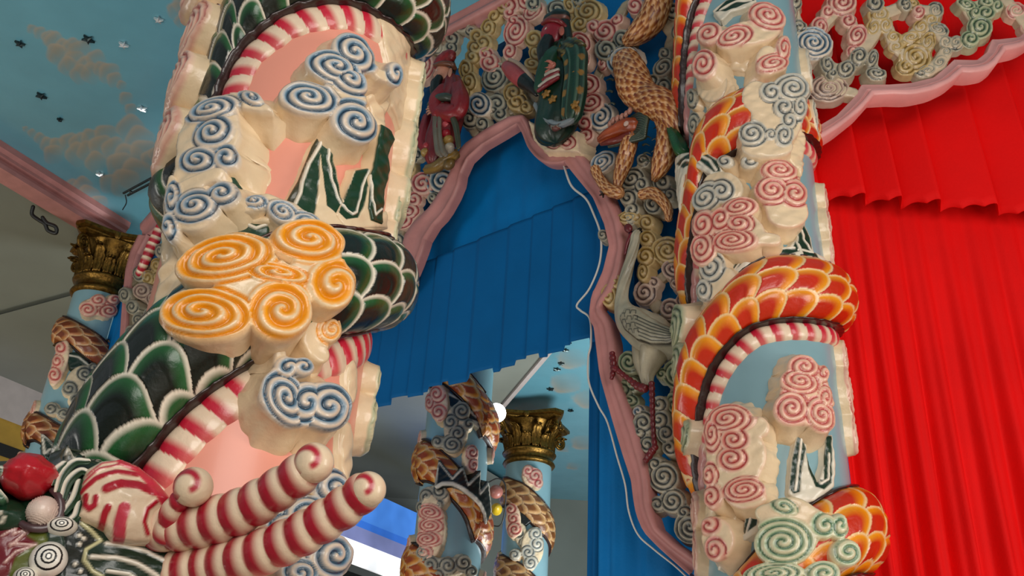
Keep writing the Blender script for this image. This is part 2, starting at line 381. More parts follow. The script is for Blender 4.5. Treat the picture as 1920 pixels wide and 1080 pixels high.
def tscales(p, wn, lw, light, a, b, dome=.006, R=.06):
    def f(U, A, t):
        w = 2*math.pi*R/wn; ln, inn = scales(U, A*R, p, w, lw)
        tt = inn[..., None]; cc = a*(1-tt)+b*tt; cc = cc*(1-ln[..., None])+light*ln[..., None]; return cc, dome*inn+ln*.002
    return f
def blob(name, X, ax, colf, m=None, parent=None, nu=28, nv=36):
    """ellipsoid: X centre, ax = 3x3 rows of semi-axis vectors; colf(d)->(col,disp) on unit directions in local axes"""
    th = np.linspace(0, math.pi, nu); ph = np.linspace(0, 2*math.pi, nv, endpoint=False); T, P_ = np.meshgrid(th, ph, indexing='ij')
    d = np.stack([np.sin(T)*np.cos(P_), np.cos(T), np.sin(T)*np.sin(P_)], -1)
    col, dh = colf(d)
    if np.ndim(col) == 1: col = np.tile(col, d.shape[:2]+(1,))
    V = X+(d*(1+dh)[..., None] if np.ndim(dh) else d*(1+dh))@np.array(ax)
    return put(name, V.reshape(-1, 3), grid_faces(nu, nv, True), col.reshape(-1, 3), m, parent)
def sblob(name, sf, px, py, rx, ry, h, rn, colf, parent=None, rot=0, m=None, nu=28, nv=36):
    """blob sitting on a surface; local x right, y up, z out"""
    C = sf.hit(px, py, h); J = abs(jac(sf, px, py, h)[1, 1]); X = sf.pt(np.array([C[0]]), np.array([C[1]]), np.array([h]))[0]
    o = sf.pt(np.array([C[0]]), np.array([C[1]]), np.array([h+.01]))[0]-X; o /= np.linalg.norm(o)
    up = np.array([0, 0, 1.]); rt = np.cross(up, o); a = math.radians(rot)
    r2 = math.cos(a)*rt+math.sin(a)*up; u2 = -math.sin(a)*rt+math.cos(a)*up
    return blob(name, X, [r2*rx*J, u2*ry*J, o*rn], colf, m, parent, nu, nv)
def flatc(col): return lambda d: (col, 0.0)
#==SECTIONS==
# ================================================================ FOREGROUND COLUMN
FC = Col(-.815, 2.842, .35)
GRN = c('#143a22'); GRN2 = c('#07150f'); OLV = c('#3d3b22'); BRN = c('#2c1512'); WL = c('#efe4d0')
def shaft(name, C_, z0, z1, m, parent, nz=60):
    s = np.linspace(-math.pi, math.pi, 97)[:-1]*C_.R; z = np.linspace(z0, z1, nz); S, Z = np.meshgrid(s, z, indexing='ij')
    V = C_.pt(S.ravel(), Z.ravel(), 0*S.ravel()); n = nz
    i, j = np.meshgrid(np.arange(96), np.arange(n-1), indexing='ij'); a = i*n+j; b = ((i+1) % 96)*n+j
    return put(name, V, np.stack([a, b, b+1, a+1], -1).reshape(-1, 4), None, m, parent)
def edge(C_, keys): return [C_.th(a, z) for a, z in keys]
fcol = thing('dragon_column', 'tall pink column in front, wrapped by a green scaled dragon with yellow and blue clouds', 'column', (FC.x, FC.y, 0))
shaft('shaft', FC, 0, 7.5, M_PINK, fcol)
lowF = [(-150, 1.8), (-110, 1.95), (-80, 2.08), (-55, 2.25), (-40, 2.36), (-25, 2.50), (-5, 2.635), (10, 2.71), (36, 2.81), (54, 2.88), (82, 2.98), (150, 3.14), (230, 3.28), (290, 3.38), (306, 3.5), (309, 3.62), (313, 3.75), (319, 3.83), (329, 3.90), (340, 3.97), (365, 4.06), (382, 4.09), (408, 4.12), (450, 4.2), (520, 4.4), (600, 4.6)]
upF = [(-150, 2.3), (-110, 2.5), (-80, 2.66), (-62, 2.74), (-50, 2.80), (-38, 2.87), (-15, 3.01), (0, 3.08), (20, 3.15), (35, 3.19), (50, 3.235), (74, 3.31), (150, 3.5), (230, 3.65), (275, 3.85), (288, 4.0), (296, 4.15), (304, 4.28), (320, 4.38), (340, 4.45), (365, 4.52), (382, 4.56), (408, 4.62), (450, 4.7), (520, 4.9), (600, 5.1)]
dr = ribbon('dragon_body', FC, fcol, edge(FC, lowF), edge(FC, upF), lambda s: .15-.12*np.exp(-((s/FC.R*57.3-287)/34)**2), pat_scales(.100, .130, .0125, WL, c('#1c5a2a'), c('#06140b'), 1, .5, .016), 2400, 130, sh=.5)
def offs(keys, a, b): return [FC.th(t, z+0) for t, z in keys]
def band_from(C_, keys, lo, hi):              # curve offset below/above an edge, normal to its run
    P = np.array(edge(C_, keys)); T = np.gradient(P, axis=0); T /= np.linalg.norm(T, axis=1, keepdims=True); N = np.stack([-T[:, 1], T[:, 0]], -1)
    return list(P+N*lo), list(P+N*hi)
a_, b_ = band_from(FC, lowF, -.112, 0)
ribbon('belly_band', FC, dr, a_, b_, .022, pat_belly(.076, c('#f0ab98'), -62, FC.R), 1300, 14, sh=.5)
a_, b_ = band_from(FC, lowF, -.009, .011)
brn = lambda U, V, v, P: (BRN+0*U[..., None], .006*hsh(P, 60))
ribbon('belly_ridge', FC, dr, a_, b_, .045, brn, 900, 9)
a_, b_ = band_from(FC, upF, -.014, .012)
ribbon('back_ridge', FC, dr, a_, b_, .06, lambda U, V, v, P: (c('#4a2018')+0*U[..., None], .006*hsh(P, 60)), 900, 9)
# fins on the back
LW = 5
fbase = [(535, 378), (560, 335), (587, 285), (610, 236), (622, 240), (628, 300), (645, 372), (672, 396), (692, 318), (706, 300), (714, 236), (738, 232), (748, 262), (738, 300), (742, 330), (728, 425), (680, 432), (600, 428), (560, 420)]
relief('back_fin', FC, dr, [('p', [(535, 378), (560, 335), (587, 270), (608, 238), (620, 240), (628, 300), (642, 368), (665, 396), (690, 405), (728, 400), (728, 430), (680, 434), (600, 430), (556, 410)])], thick=.035, res=.003, base=CREAM, k=.003,
   fill=[([(536, 376), (562, 303), (586, 262), (609, 238), (621, 240), (626, 300), (643, 378), (650, 412), (632, 402), (614, 385), (607, 330), (601, 286), (599, 330), (594, 385), (588, 408), (570, 408), (548, 392)], GRN), ([(536, 376), (562, 303), (586, 262), (609, 238), (600, 270), (580, 303), (566, 340), (562, 362), (551, 386)], OLV)],
   lines=[([(612, 240), (600, 272), (580, 305), (567, 340), (564, 360), (551, 387)], 5, WL), ([(617, 242), (617, 300), (625, 340), (640, 380), (652, 396)], 4, WL)])
relief('back_fin', FC, dr, [('p', [(640, 384), (650, 365), (668, 318), (692, 314), (700, 330), (701, 380), (716, 400), (728, 396), (728, 428), (650, 430), (630, 402)])], thick=.04, res=.003, base=CREAM, k=.003,
   fill=[([(641, 384), (652, 360), (670, 316), (693, 314), (697, 330), (690, 352), (684, 385), (672, 408), (650, 411), (636, 398)], GRN)],
   lines=[([(640, 378), (650, 392), (662, 401), (671, 396), (680, 352), (694, 318)], 4, WL)])
relief('back_fin', FC, dr, [('p', [(717, 232), (736, 245), (741, 262), (730, 296), (733, 320), (722, 372), (719, 420), (700, 412), (694, 390), (697, 330), (706, 300)])], thick=.05, res=.003, base=GRN, k=.003, side=CREAM,
   lines=[([(697, 327), (698, 375), (706, 402), (716, 392)], 4, WL)])
relief('back_fin', FC, dr, [('p', [(396, 352), (416, 296), (426, 312), (452, 350)])], thick=.10, res=.004, base=GRN, k=.003, side=GRN,
   lines=[([(416, 304), (421, 322), (432, 346)], 4, WL), ([(404, 348), (411, 322), (412, 350)], 3, WL)])
relief('back_fin', FC, dr, [('p', [(400, 450), (408, 412), (426, 408), (442, 402), (460, 410), (480, 416), (506, 418), (503, 450)])], thick=.05, res=.003, base=GRN, k=.003,
   fill=[([(422, 410), (434, 410), (446, 446), (422, 446)], CREAM)], lines=[([(455, 409), (464, 420), (480, 428), (500, 422)], 5, WL)])
relief('back_fin', FC, dr, [('p', [(300, 575), (331, 480), (352, 476), (350, 500), (335, 545), (318, 575)])], thick=.04, res=.003, base=GRN, k=.003, lines=[([(304, 570), (318, 540), (326, 522)], 4, WL)])
# clouds ---- blue, upper centre
def cloud(body, curls, **k): return relief('cloud_scroll', k.pop('sf', FC), k.pop('parent', fcol), body, curls, **k)
relief('plaster_mound', FC, fcol, [('e', 590, 205, 62, 36, 10), ('e', 688, 160, 30, 34), ('e', 665, 255, 40, 22), ('e', 478, 222, 40, 30, 20), ('e', 440, 275, 34, 56, -20), ('e', 470, 318, 30, 22, 30), ('e', 715, 190, 16, 50), ('e', 440, 350, 30, 30)], thick=.022, res=.006, flare=.7, lump=.012, k=.02)
cloud([('c', [(690, 120), (712, 138), (738, 150)], 9), ('e', 650, 160, 40, 25, 20), ('e', 660, 185, 32, 16, 10)],
   [(665, 98, 46, 31, 38, 1), (630, 125, 58, 30, 18, -1), (578, 183, 58, 32, 12, -1), (668, 229, 47, 36, 32, -1), (741, 138, 15, 24, -15, 1), (655, 148, 42, 24, 30, -1)], thick=.10, res=.0034, pal='b', pitch=21, flare=.45, k=.012)
# blue, left side, stacked down the silhouette
cloud([('p', [(330, 250), (360, 200), (400, 178), (460, 172), (500, 192), (514, 208), (486, 206), (440, 200), (450, 250), (430, 300), (420, 330), (370, 350), (325, 350)]), ('e', 355, 330, 34, 50)],
   [(395, 204, 48, 20, -18, 1), (398, 248, 36, 26, -25, -1), (372, 300, 33, 22, -10, 1), (425, 296, 24, 22, 0, -1), (470, 182, 22, 12, 20, -1)], thick=.13, res=.004, pal='b', pitch=19, flare=.5)
cloud([('e', 350, 385, 50, 45), ('e', 420, 360, 26, 24), ('c', [(350, 345), (400, 325)], 12), ('e', 320, 385, 16, 60)],
   [(366, 386, 44, 28, -14, 1), (415, 362, 30, 22, -15, -1), (323, 372, 14, 30, 10, -1), (317, 425, 15, 26, 0, 1)], thick=.14, res=.004, pal='b', pitch=19, flare=.5)
cloud([('c', [(455, 382), (500, 376), (545, 392), (572, 412)], 15)], [(530, 398, 30, 20, 25, 1), (575, 418, 34, 20, 20, -1), (478, 378, 22, 11, 0, 1)], thick=.09, res=.004, pal='b', pitch=14, flare=.5)
relief('plaster_mound', FC, fcol, [('e', 340, 470, 50, 80), ('e', 320, 560, 40, 60, 20), ('e', 520, 408, 50, 12), ('e', 430, 392, 50, 14)], thick=.06, res=.008, flare=.8, lump=.014, k=.05)
# the big yellow cloud standing well off the shaft
cloud([('e', 490, 520, 95, 48, 20), ('e', 600, 500, 50, 40), ('c', [(470, 490), (500, 560), (520, 570)], 26), ('e', 440, 560, 60, 40)],
   [(418, 481, 98, 44, -12, -1), (380, 586, 92, 47, 2, 1), (530, 582, 60, 54, 0, -1), (580, 448, 72, 40, 8, 1), (628, 535, 46, 46, 10, 1), (520, 512, 60, 18, 10, -1)], thick=.19, res=.0036, pal='y', pitch=29, dw=.2, mw=1.6, flare=.12, k=.010, groove=.009)
cloud([('c', [(600, 590), (590, 640), (600, 660)], 18), ('c', [(527, 640), (525, 700)], 8)], [(620, 618, 22, 28, 10, 1)], thick=.10, res=.004, pal='y', pitch=12, flare=.4)
# blue, lower centre
relief('plaster_mound', FC, fcol, [('e', 520, 750, 58, 56), ('e', 590, 795, 55, 30), ('e', 565, 690, 38, 26)], thick=.03, res=.007, flare=.7, lump=.012, k=.03)
cloud([('e', 560, 755, 72, 38, 12), ('c', [(527, 660), (525, 710)], 8)], [(616, 762, 50, 46, 20, 1), (536, 746, 58, 38, 60, -1), (575, 755, 42, 42, 20, 1), (540, 690, 24, 20, -20, 1), (568, 688, 22, 18, 0, -1)], thick=.11, res=.0034, pal='b', pitch=22, flare=.5)
# blue, bottom right, behind the horns
cloud([('e', 575, 975, 70, 45, -10), ('e', 620, 900, 36, 25)], [(625, 915, 30, 32, 0, 1), (575, 960, 36, 30, -10, -1), (540, 990, 34, 26, 0, 1), (620, 960, 26, 26, 0, -1)], thick=.10, res=.004, pal='b', pitch=18, flare=.4)
cloud([('e', 590, 1070, 60, 40)], [(628, 1040, 42, 42, 0, -1), (560, 1075, 36, 30, 0, 1)], thick=.11, res=.004, pal='b', pitch=19, flare=.4)
# clouds seen edge-on at both silhouettes (angle, height)
def ecloud(es, pal, th, **k):
    return relief('cloud_scroll', k.pop('sf', FC), k.pop('parent', fcol), [], [('E',)+e for e in es], thick=th, res=k.pop('res', .006), pal=pal, flare=k.pop('flare', .25), pitch=k.pop('pitch', 17), **k)
ecloud([(-84, 3.99, .16, .12), (-88, 3.77, .165, .12)], 'R', .105)
ecloud([(-88, 3.54, .155, .12)], 'R', .095)
ecloud([(-78, 4.28, .17, .18), (-95, 4.5, .17, .18)], 'R', .15)
ecloud([(100, 3.98, .13, .15), (94, 3.76, .10, .14), (98, 3.55, .11, .10), (92, 4.10, .09, .08)], 'G', .075)
ecloud([(96, 3.36, .10, .09), (92, 3.50, .07, .12)], 'G', .05)
ecloud([(98, 2.82, .09, .07), (97, 2.68, .10, .10)], 'G', .055)
relief('plaster_mound', FC, fcol, [('p', [(715, 30), (765, 62), (772, 120), (770, 230), (752, 245), (735, 200), (732, 120), (722, 80)])], thick=.02, res=.007, flare=.8, k=.02)
relief('plaster_mound', FC, fcol, [('e', 655, 850, 12, 60), ('e', 664, 715, 10, 40)], thick=.02, res=.008, flare=.9)
#==
# ================================================================ RIGHT COLUMN
RC = Col(1.366, 4.613, .35)
rcol = thing('dragon_column', 'pale blue column beside the red curtain, wrapped by an orange scaled dragon', 'column', (RC.x, RC.y, 0))
shaft('shaft', RC, 0, 9.2, M_SKY, rcol)
lowR = [(-120, 1.7), (-80, 1.95), (-35, 2.15), (0, 2.4), (45, 2.58), (80, 2.63), (130, 2.75), (200, 2.9), (255, 3.05), (275, 3.2), (294, 3.37), (309, 3.54), (327, 3.67), (348, 3.765), (367, 3.80), (387, 3.82), (408, 3.84), (450, 3.9), (540, 4.0), (610, 4.1), (640, 4.25), (662, 4.50), (680, 4.78), (700, 4.84), (735, 4.90), (770, 5.02), (810, 5.07), (900, 5.2), (980, 5.35), (1005, 5.55), (1020, 5.85), (1040, 6.12), (1070, 6.3), (1130, 6.4), (1200, 6.5)]
upR = [(-120, 2.2), (-80, 2.4), (-35, 2.57), (-10, 2.72), (15, 2.85), (45, 2.97), (80, 3.05), (130, 3.15), (200, 3.3), (255, 3.5), (275, 3.65), (290, 3.78), (305, 3.88), (324, 3.96), (338, 4.06), (363, 4.165), (392, 4.20), (430, 4.23), (450, 4.26), (540, 4.4), (610, 4.55), (630, 4.7), (645, 4.88), (665, 5.05), (690, 5.22), (710, 5.27), (735, 5.33), (770, 5.4), (810, 5.45), (900, 5.6), (970, 5.8), (985, 6.0), (1000, 6.2), (1020, 6.4), (1050, 6.6), (1130, 6.8), (1200, 7.0)]
ORL = c('#f3cf98'); ORD = c('#c92a08'); ORY = c('#f09a12')
dr = ribbon('dragon_body', RC, rcol, edge(RC, lowR), edge(RC, upR), lambda s: .15-.07*np.exp(-((s/RC.R*57.3-655)/30)**2)-.07*np.exp(-((s/RC.R*57.3-1005)/30)**2)-.12*np.exp(-((s/RC.R*57.3-785)/42)**2),
    pat_scales(.110, .140, .0120, ORL, ORY, ORD, 1, .5, .014), 3000, 84)
def ring(C_, dr, low, up, wb=.1, thb=.034, lim=-62, pink='#c98a86', n=1500, w=.085):
    a_, b_ = band_from(C_, low, -wb, 0); ribbon('belly_band', C_, dr, a_, b_, thb, pat_belly(w, c(pink), lim, C_.R), n, 12)
    a_, b_ = band_from(C_, low, -.009, .011); ribbon('belly_ridge', C_, dr, a_, b_, .07, brn, n//2, 7)
    a_, b_ = band_from(C_, up, -.014, .012); ribbon('back_ridge', C_, dr, a_, b_, .05, brn, n//2, 7)
ring(RC, dr, lowR, upR)
# fins
def fin(C_, dr, body, fills, lines, **k):
    o = relief('back_fin', C_, dr, [('p', body)], thick=k.pop('thick', .04), res=k.pop('res', .005), base=k.pop('base', c('#e4dcc8')), k=.003, fill=[(p, c('#12301f')) for p in fills], lines=[(l, k.get('lw', 3.5), WL) for l in lines]); return o
fin(RC, dr, [(1478, 925), (1484, 860), (1497, 806), (1508, 812), (1518, 870), (1535, 905), (1548, 870), (1550, 815), (1562, 815), (1568, 870), (1566, 912), (1530, 938), (1500, 945)],
    [[(1480, 915), (1486, 860), (1498, 808), (1508, 815), (1512, 840), (1503, 880), (1500, 922), (1488, 925)], [(1508, 812), (1520, 868), (1533, 896), (1545, 900), (1550, 815), (1561, 816), (1560, 905), (1545, 918), (1530, 912), (1516, 880)]],
    [[(1505, 812), (1500, 850), (1492, 918)], [(1511, 830), (1526, 880), (1540, 906), (1554, 898), (1556, 850)]])
fin(RC, dr, [(1350, 1010), (1352, 985), (1370, 1000), (1392, 1000), (1400, 950), (1412, 935), (1440, 942), (1472, 962), (1440, 985), (1385, 1020), (1355, 1060), (1344, 1070)],
    [[(1352, 985), (1370, 1000), (1392, 998), (1404, 945), (1414, 935), (1428, 945), (1418, 985), (1385, 1010), (1360, 1008), (1352, 1050), (1345, 1062), (1350, 1010)], [(1430, 940), (1470, 960), (1452, 968), (1432, 955)]], [[(1356, 992), (1372, 1008), (1398, 1002), (1414, 945)]])
fin(RC, dr, [(1392, 920), (1402, 868), (1412, 868), (1424, 895), (1432, 905), (1415, 905)], [[(1393, 915), (1403, 868), (1412, 868), (1425, 897), (1410, 890)]], [[(1404, 872), (1408, 890), (1426, 903)]])
fin(RC, dr, [(1345, 560), (1362, 510), (1395, 475), (1420, 465), (1432, 445), (1455, 462), (1480, 462), (1492, 450), (1520, 470), (1545, 480), (1570, 520), (1560, 520), (1530, 490), (1470, 478), (1420, 488), (1380, 515), (1355, 565)],
    [[(1368, 515), (1385, 480), (1412, 462), (1405, 480), (1385, 500)], [(1430, 462), (1434, 444), (1456, 460), (1486, 465), (1492, 452), (1500, 470), (1470, 480), (1440, 480)], [(1500, 456), (1528, 470), (1536, 484), (1508, 478)]], [[(1372, 512), (1392, 486), (1410, 470)], [(1432, 452), (1456, 467), (1490, 464)]])
fin(RC, dr, [(1495, 470), (1496, 428), (1508, 418), (1522, 445), (1528, 475)], [[(1497, 465), (1498, 430), (1508, 420), (1520, 446), (1524, 470)]], [[(1504, 430), (1508, 448), (1522, 468)]])
fin(RC, dr, [(1545, 490), (1572, 488), (1572, 512), (1560, 515)], [[(1545, 490), (1571, 489), (1571, 510)]], [])
fin(RC, dr, [(1415, 330), (1420, 282), (1440, 275), (1475, 290), (1502, 300), (1500, 318), (1460, 312), (1440, 330)], [[(1420, 300), (1428, 280), (1442, 278), (1470, 292), (1500, 304), (1490, 316), (1455, 304)]], [[(1428, 284), (1450, 298), (1478, 310)]])
fin(RC, dr, [(1264, 330), (1262, 298), (1290, 285), (1322, 284), (1345, 300), (1352, 320), (1335, 328), (1300, 312), (1280, 330), (1272, 400)], [[(1268, 308), (1290, 288), (1322, 286), (1345, 302), (1350, 320), (1335, 322), (1305, 305), (1280, 315)]], [[(1270, 318), (1284, 300), (1310, 303), (1334, 322)], [(1310, 290), (1330, 300), (1342, 318)]], thick=.09)
fin(RC, dr, [(1335, 20), (1360, 0), (1400, -10), (1420, 0), (1400, 14), (1370, 22), (1352, 40)], [[(1340, 22), (1362, 0), (1402, -8), (1416, 0), (1380, 14), (1360, 20)]], [[(1350, 18), (1380, 2), (1408, 0)]])
# front clouds: pink swirls
cl = lambda b, q, **k: cloud(b, q, sf=RC, parent=rcol, res=k.pop('res', .0055), flare=k.pop('flare', .45), **k)
cl([('e', 1510, 735, 45, 60), ('c', [(1530, 700), (1548, 750)], 14)], [(1508, 687, 30, 24, 15, -1), (1500, 714, 36, 22, 10, 1), (1484, 765, 34, 32, 0, -1), (1540, 778, 26, 34, -30, 1), (1548, 745, 13, 22, 0, -1), (1545, 700, 12, 16, 0, 1)], pal='p', thick=.13, pitch=13.5)
cl([('e', 1370, 850, 55, 80), ('e', 1420, 800, 22, 20), ('e', 1420, 850, 16, 30), ('e', 1395, 930, 40, 22)], [(1363, 785, 44, 28, -10, 1), (1375, 824, 26, 22, 0, -1), (1335, 812, 18, 34, 0, 1), (1372, 860, 26, 22, 0, -1), (1395, 918, 38, 22, -8, 1), (1334, 932, 18, 24, 0, -1), (1330, 890, 14, 22, 0, 1)], pal='p', thick=.12, pitch=13.5)
cl([('e', 1340, 1010, 30, 40)], [(1330, 985, 18, 18), (1340, 1030, 18, 22)], pal='p', thick=.10, pitch=14)
cl([('e', 1480, 990, 60, 60), ('c', [(1440, 960), (1490, 950), (1520, 965)], 16)], [(1467, 1017, 55, 42, 0, -1), (1547, 985, 24, 24, 0, 1), (1575, 985, 18, 24, 0, -1), (1590, 1035, 28, 26, 20, 1), (1450, 1075, 60, 22, -5, 1), (1545, 1075, 34, 24, 0, -1), (1470, 950, 24, 14, 20, 1)], pal='G', thick=.19, pitch=17, flare=.15)
cl([('e', 1470, 360, 40, 50), ('e', 1480, 395, 40, 30)], [(1462, 318, 36, 20, 5, -1), (1448, 355, 34, 26, 0, 1), (1490, 362, 28, 24, 20, -1)], pal='p', thick=.11, pitch=13)
cl([('e', 1365, 430, 65, 42), ('c', [(1400, 445), (1448, 447)], 11)], [(1385, 388, 38, 20, -12, 1), (1350, 410, 20, 26, 30, -1), (1385, 418, 26, 18, 0, 1), (1372, 450, 40, 20, -5, -1), (1318, 420, 24, 30, 20, 1), (1315, 465, 24, 34, 10, -1)], pal='p', thick=.12, pitch=13)
cl([('e', 1350, 350, 40, 30)], [(1322, 370, 32, 24, -40, 1), (1352, 358, 22, 20, -20, -1), (1360, 302, 16, 12, 0, 1), (1405, 302, 18, 14, 0, -1)], pal='w', thick=.09, pitch=13)
cl([('e', 1330, 500, 24, 60), ('e', 1360, 530, 20, 30)], [(1334, 500, 22, 26, 20, 1), (1318, 545, 14, 20, 0, -1)], pal='w', thick=.10, pitch=13)
cl([('e', 1460, 210, 50, 60), ('e', 1440, 270, 50, 22), ('e', 1420, 180, 30, 30)], [(1487, 165, 38, 30, 0, -1), (1447, 172, 20, 18, 0, 1), (1470, 200, 18, 18, 0, -1), (1500, 200, 16, 26, 0, 1), (1470, 253, 16, 20, 0, -1), (1410, 250, 26, 22, 0, 1), (1445, 252, 10, 10), (1480, 225, 14, 16)], pal='w', thick=.14, pitch=12)
cl([('e', 1400, 60, 60, 22, -10), ('e', 1440, 40, 30, 30), ('e', 1440, 110, 22, 26)], [(1440, 28, 38, 24, 20, -1), (1375, 68, 34, 18, -20, 1), (1328, 62, 26, 20, -30, -1), (1450, 118, 32, 16, -10, 1), (1318, 120, 24, 30, 20, -1), (1470, 90, 14, 26, 0, 1)], pal='R', thick=.13, pitch=13.5)
cl([('e', 1330, 150, 30, 40)], [(1300, 235, 12, 26, 0, 1, 'k'), (1296, 185, 10, 20, 0, -1, 'k')], pal='w', thick=.05, pitch=12)
relief('plaster_mound', RC, rcol, [('p', [(1415, 262), (1450, 225), (1500, 215), (1512, 262), (1506, 330), (1480, 300), (1440, 280)])], thick=.07, res=.01, flare=.5, lump=.012, k=.04)
relief('plaster_mound', RC, rcol, [('e', 1330, 580, 20, 30)], thick=.03, res=.01, flare=.8, lump=.012, k=.04)
relief('plaster_mound', RC, rcol, [('e', 1345, 960, 30, 50)], thick=.03, res=.01, flare=.8, lump=.012, k=.04)
relief('plaster_mound', RC, rcol, [('e', 1345, 170, 32, 60, -20), ('e', 1400, 110, 50, 22)], thick=.03, res=.01, flare=.8, lump=.012, k=.04)
# blocks on the left silhouette, their scrolled faces turned towards the arch
e2 = lambda es, pal, th, **k: ecloud(es, pal, th, sf=RC, parent=rcol, res=.007, **k)
e2([(-80, 3.93, .14, .13), (-82, 3.72, .15, .11)], 'g', .13, side=c('#e6cfae'), pitch=22)
e2([(-84, 3.50, .14, .10), (-82, 3.33, .11, .09)], 'g', .10, side=c('#e6cfae'), pitch=22)
e2([(-88, 2.95, .12, .10), (-90, 2.75, .10, .12)], 'r', .06)
e2([(88, 3.55, .08, .14), (92, 3.35, .07, .12), (92, 3.75, .08, .10)], 'R', .05)
e2([(92, 4.55, .09, .12), (94, 4.75, .08, .10), (96, 4.4, .08, .1)], 'R', .05)
e2([(90, 5.3, .09, .14), (92, 5.7, .09, .16)], 'w', .05)
#==
# ================================================================ BLUE ARCH PANEL (plane A)
pR = atd(1430, 600, 5.2); aA = math.radians(47)
dA = np.array([-math.sin(aA), math.cos(aA), 0]); nA = np.array([-math.cos(aA), -math.sin(aA), 0])
PA = Pl([pR[0], pR[1], 0], dA, nA)
OLDP = dict(m=M_OLD)
arch = thing('carved_arch_screen', 'ornate pink edged arch screen of carved swirling clouds above the blue curtain', 'arch screen', PA.pt(np.array([2.]), np.array([0.]), np.array([0.]))[0])
outer = [(1304, 1042), (1265, 1018), (1230, 987), (1217, 945), (1214, 900), (1207, 860), (1192, 805), (1162, 725), (1152, 685), (1152, 640), (1143, 603), (1121, 573), (1146, 545), (1160, 505), (1168, 462), (1161, 412), (1142, 362), (1112, 322), (1086, 280), (1070, 265), (1058, 272), (1031, 276), (1011, 269), (996, 253), (989, 230), (979, 214), (953, 217), (910, 240), (871, 267), (848, 296), (843, 320), (828, 350), (802, 388), (772, 416), (756, 440), (748, 475), (742, 520), (700, 560), (650, 592), (602, 640), (590, 720), (580, 840), (570, 960)]
inner = [(1292, 1080), (1232, 1026), (1196, 988), (1186, 942), (1181, 900), (1165, 852), (1147, 792), (1122, 702), (1116, 655), (1111, 612), (1088, 575), (1112, 543), (1128, 508), (1140, 460), (1131, 420), (1110, 370), (1077, 330), (1056, 304), (1050, 307), (1034, 310), (1007, 300), (988, 277), (978, 250), (968, 232), (941, 249), (902, 272), (875, 297), (863, 323), (859, 350), (846, 385), (812, 420), (795, 448), (790, 482), (772, 510), (750, 545), (706, 590), (660, 622), (634, 662), (625, 740), (615, 850), (605, 960)]
def strip(name, sf, parent, A, B, th, mt, h0=0, prof=((0, 0), (0, .75), (.06, 1), (.35, 1), (.42, .8), (.8, .8), (.9, 1), (.97, .95), (1, .6), (1, 0)), n=260):
    """moulding between two pixel-traced edges, with a profile across"""
    A = np.array([sf.hit(x, y, h0+th) for x, y in A]); B = np.array([sf.hit(x, y, h0+th) for x, y in B])
    def rs(P):
        d = np.r_[0, np.cumsum(np.linalg.norm(np.diff(P, axis=0), axis=1))]; d /= d[-1]; u = np.linspace(0, 1, n)
        return np.stack([np.interp(u, d, P[:, i]) for i in (0, 1)], -1)
    A = rs(A); 
    # match each A sample with nearest point of a dense B, kept monotone
    Bd = np.array(B); dd = np.r_[0, np.cumsum(np.linalg.norm(np.diff(Bd, axis=0), axis=1))]; u = np.linspace(0, dd[-1], 1500); Bs = np.stack([np.interp(u, dd, Bd[:, i]) for i in (0, 1)], -1)
    last = 0; out = []
    for i, a in enumerate(A):
        g = i/(n-1)*1499; lo = int(max(last, g-170)); hi = int(min(1500, g+170)); hi = max(hi, lo+1)
        j = lo+int(np.argmin(((Bs[lo:hi]-a)**2).sum(1))); last = j; out.append(Bs[j])
    out[-1] = Bs[-1]; out[0] = Bs[0]; B = np.array(out); B[1:-1] = (B[:-2]+B[1:-1]*2+B[2:])/4
    V = []
    for t, hh in prof:
        Q = A*(1-t)+B*t; V.append(sf.pt(Q[:, 0], Q[:, 1], np.full(n, h0+th*hh)))
    V = np.stack(V, 1); k = len(prof)
    return put(name, V.reshape(-1, 3), grid_faces(n, k), None, mt, parent)
mo = strip('border_moulding', PA, arch, outer, inner, .09, M_FRAME, h0=-.01)
# top beam
strip('top_beam', PA, arch, [(430, 296), (600, 195), (778, 89), (929, 8), (1010, -40)], [(430, 272), (600, 165), (775, 65), (900, -2), (990, -52)], .16, M_FRAME, h0=-.06, n=30)
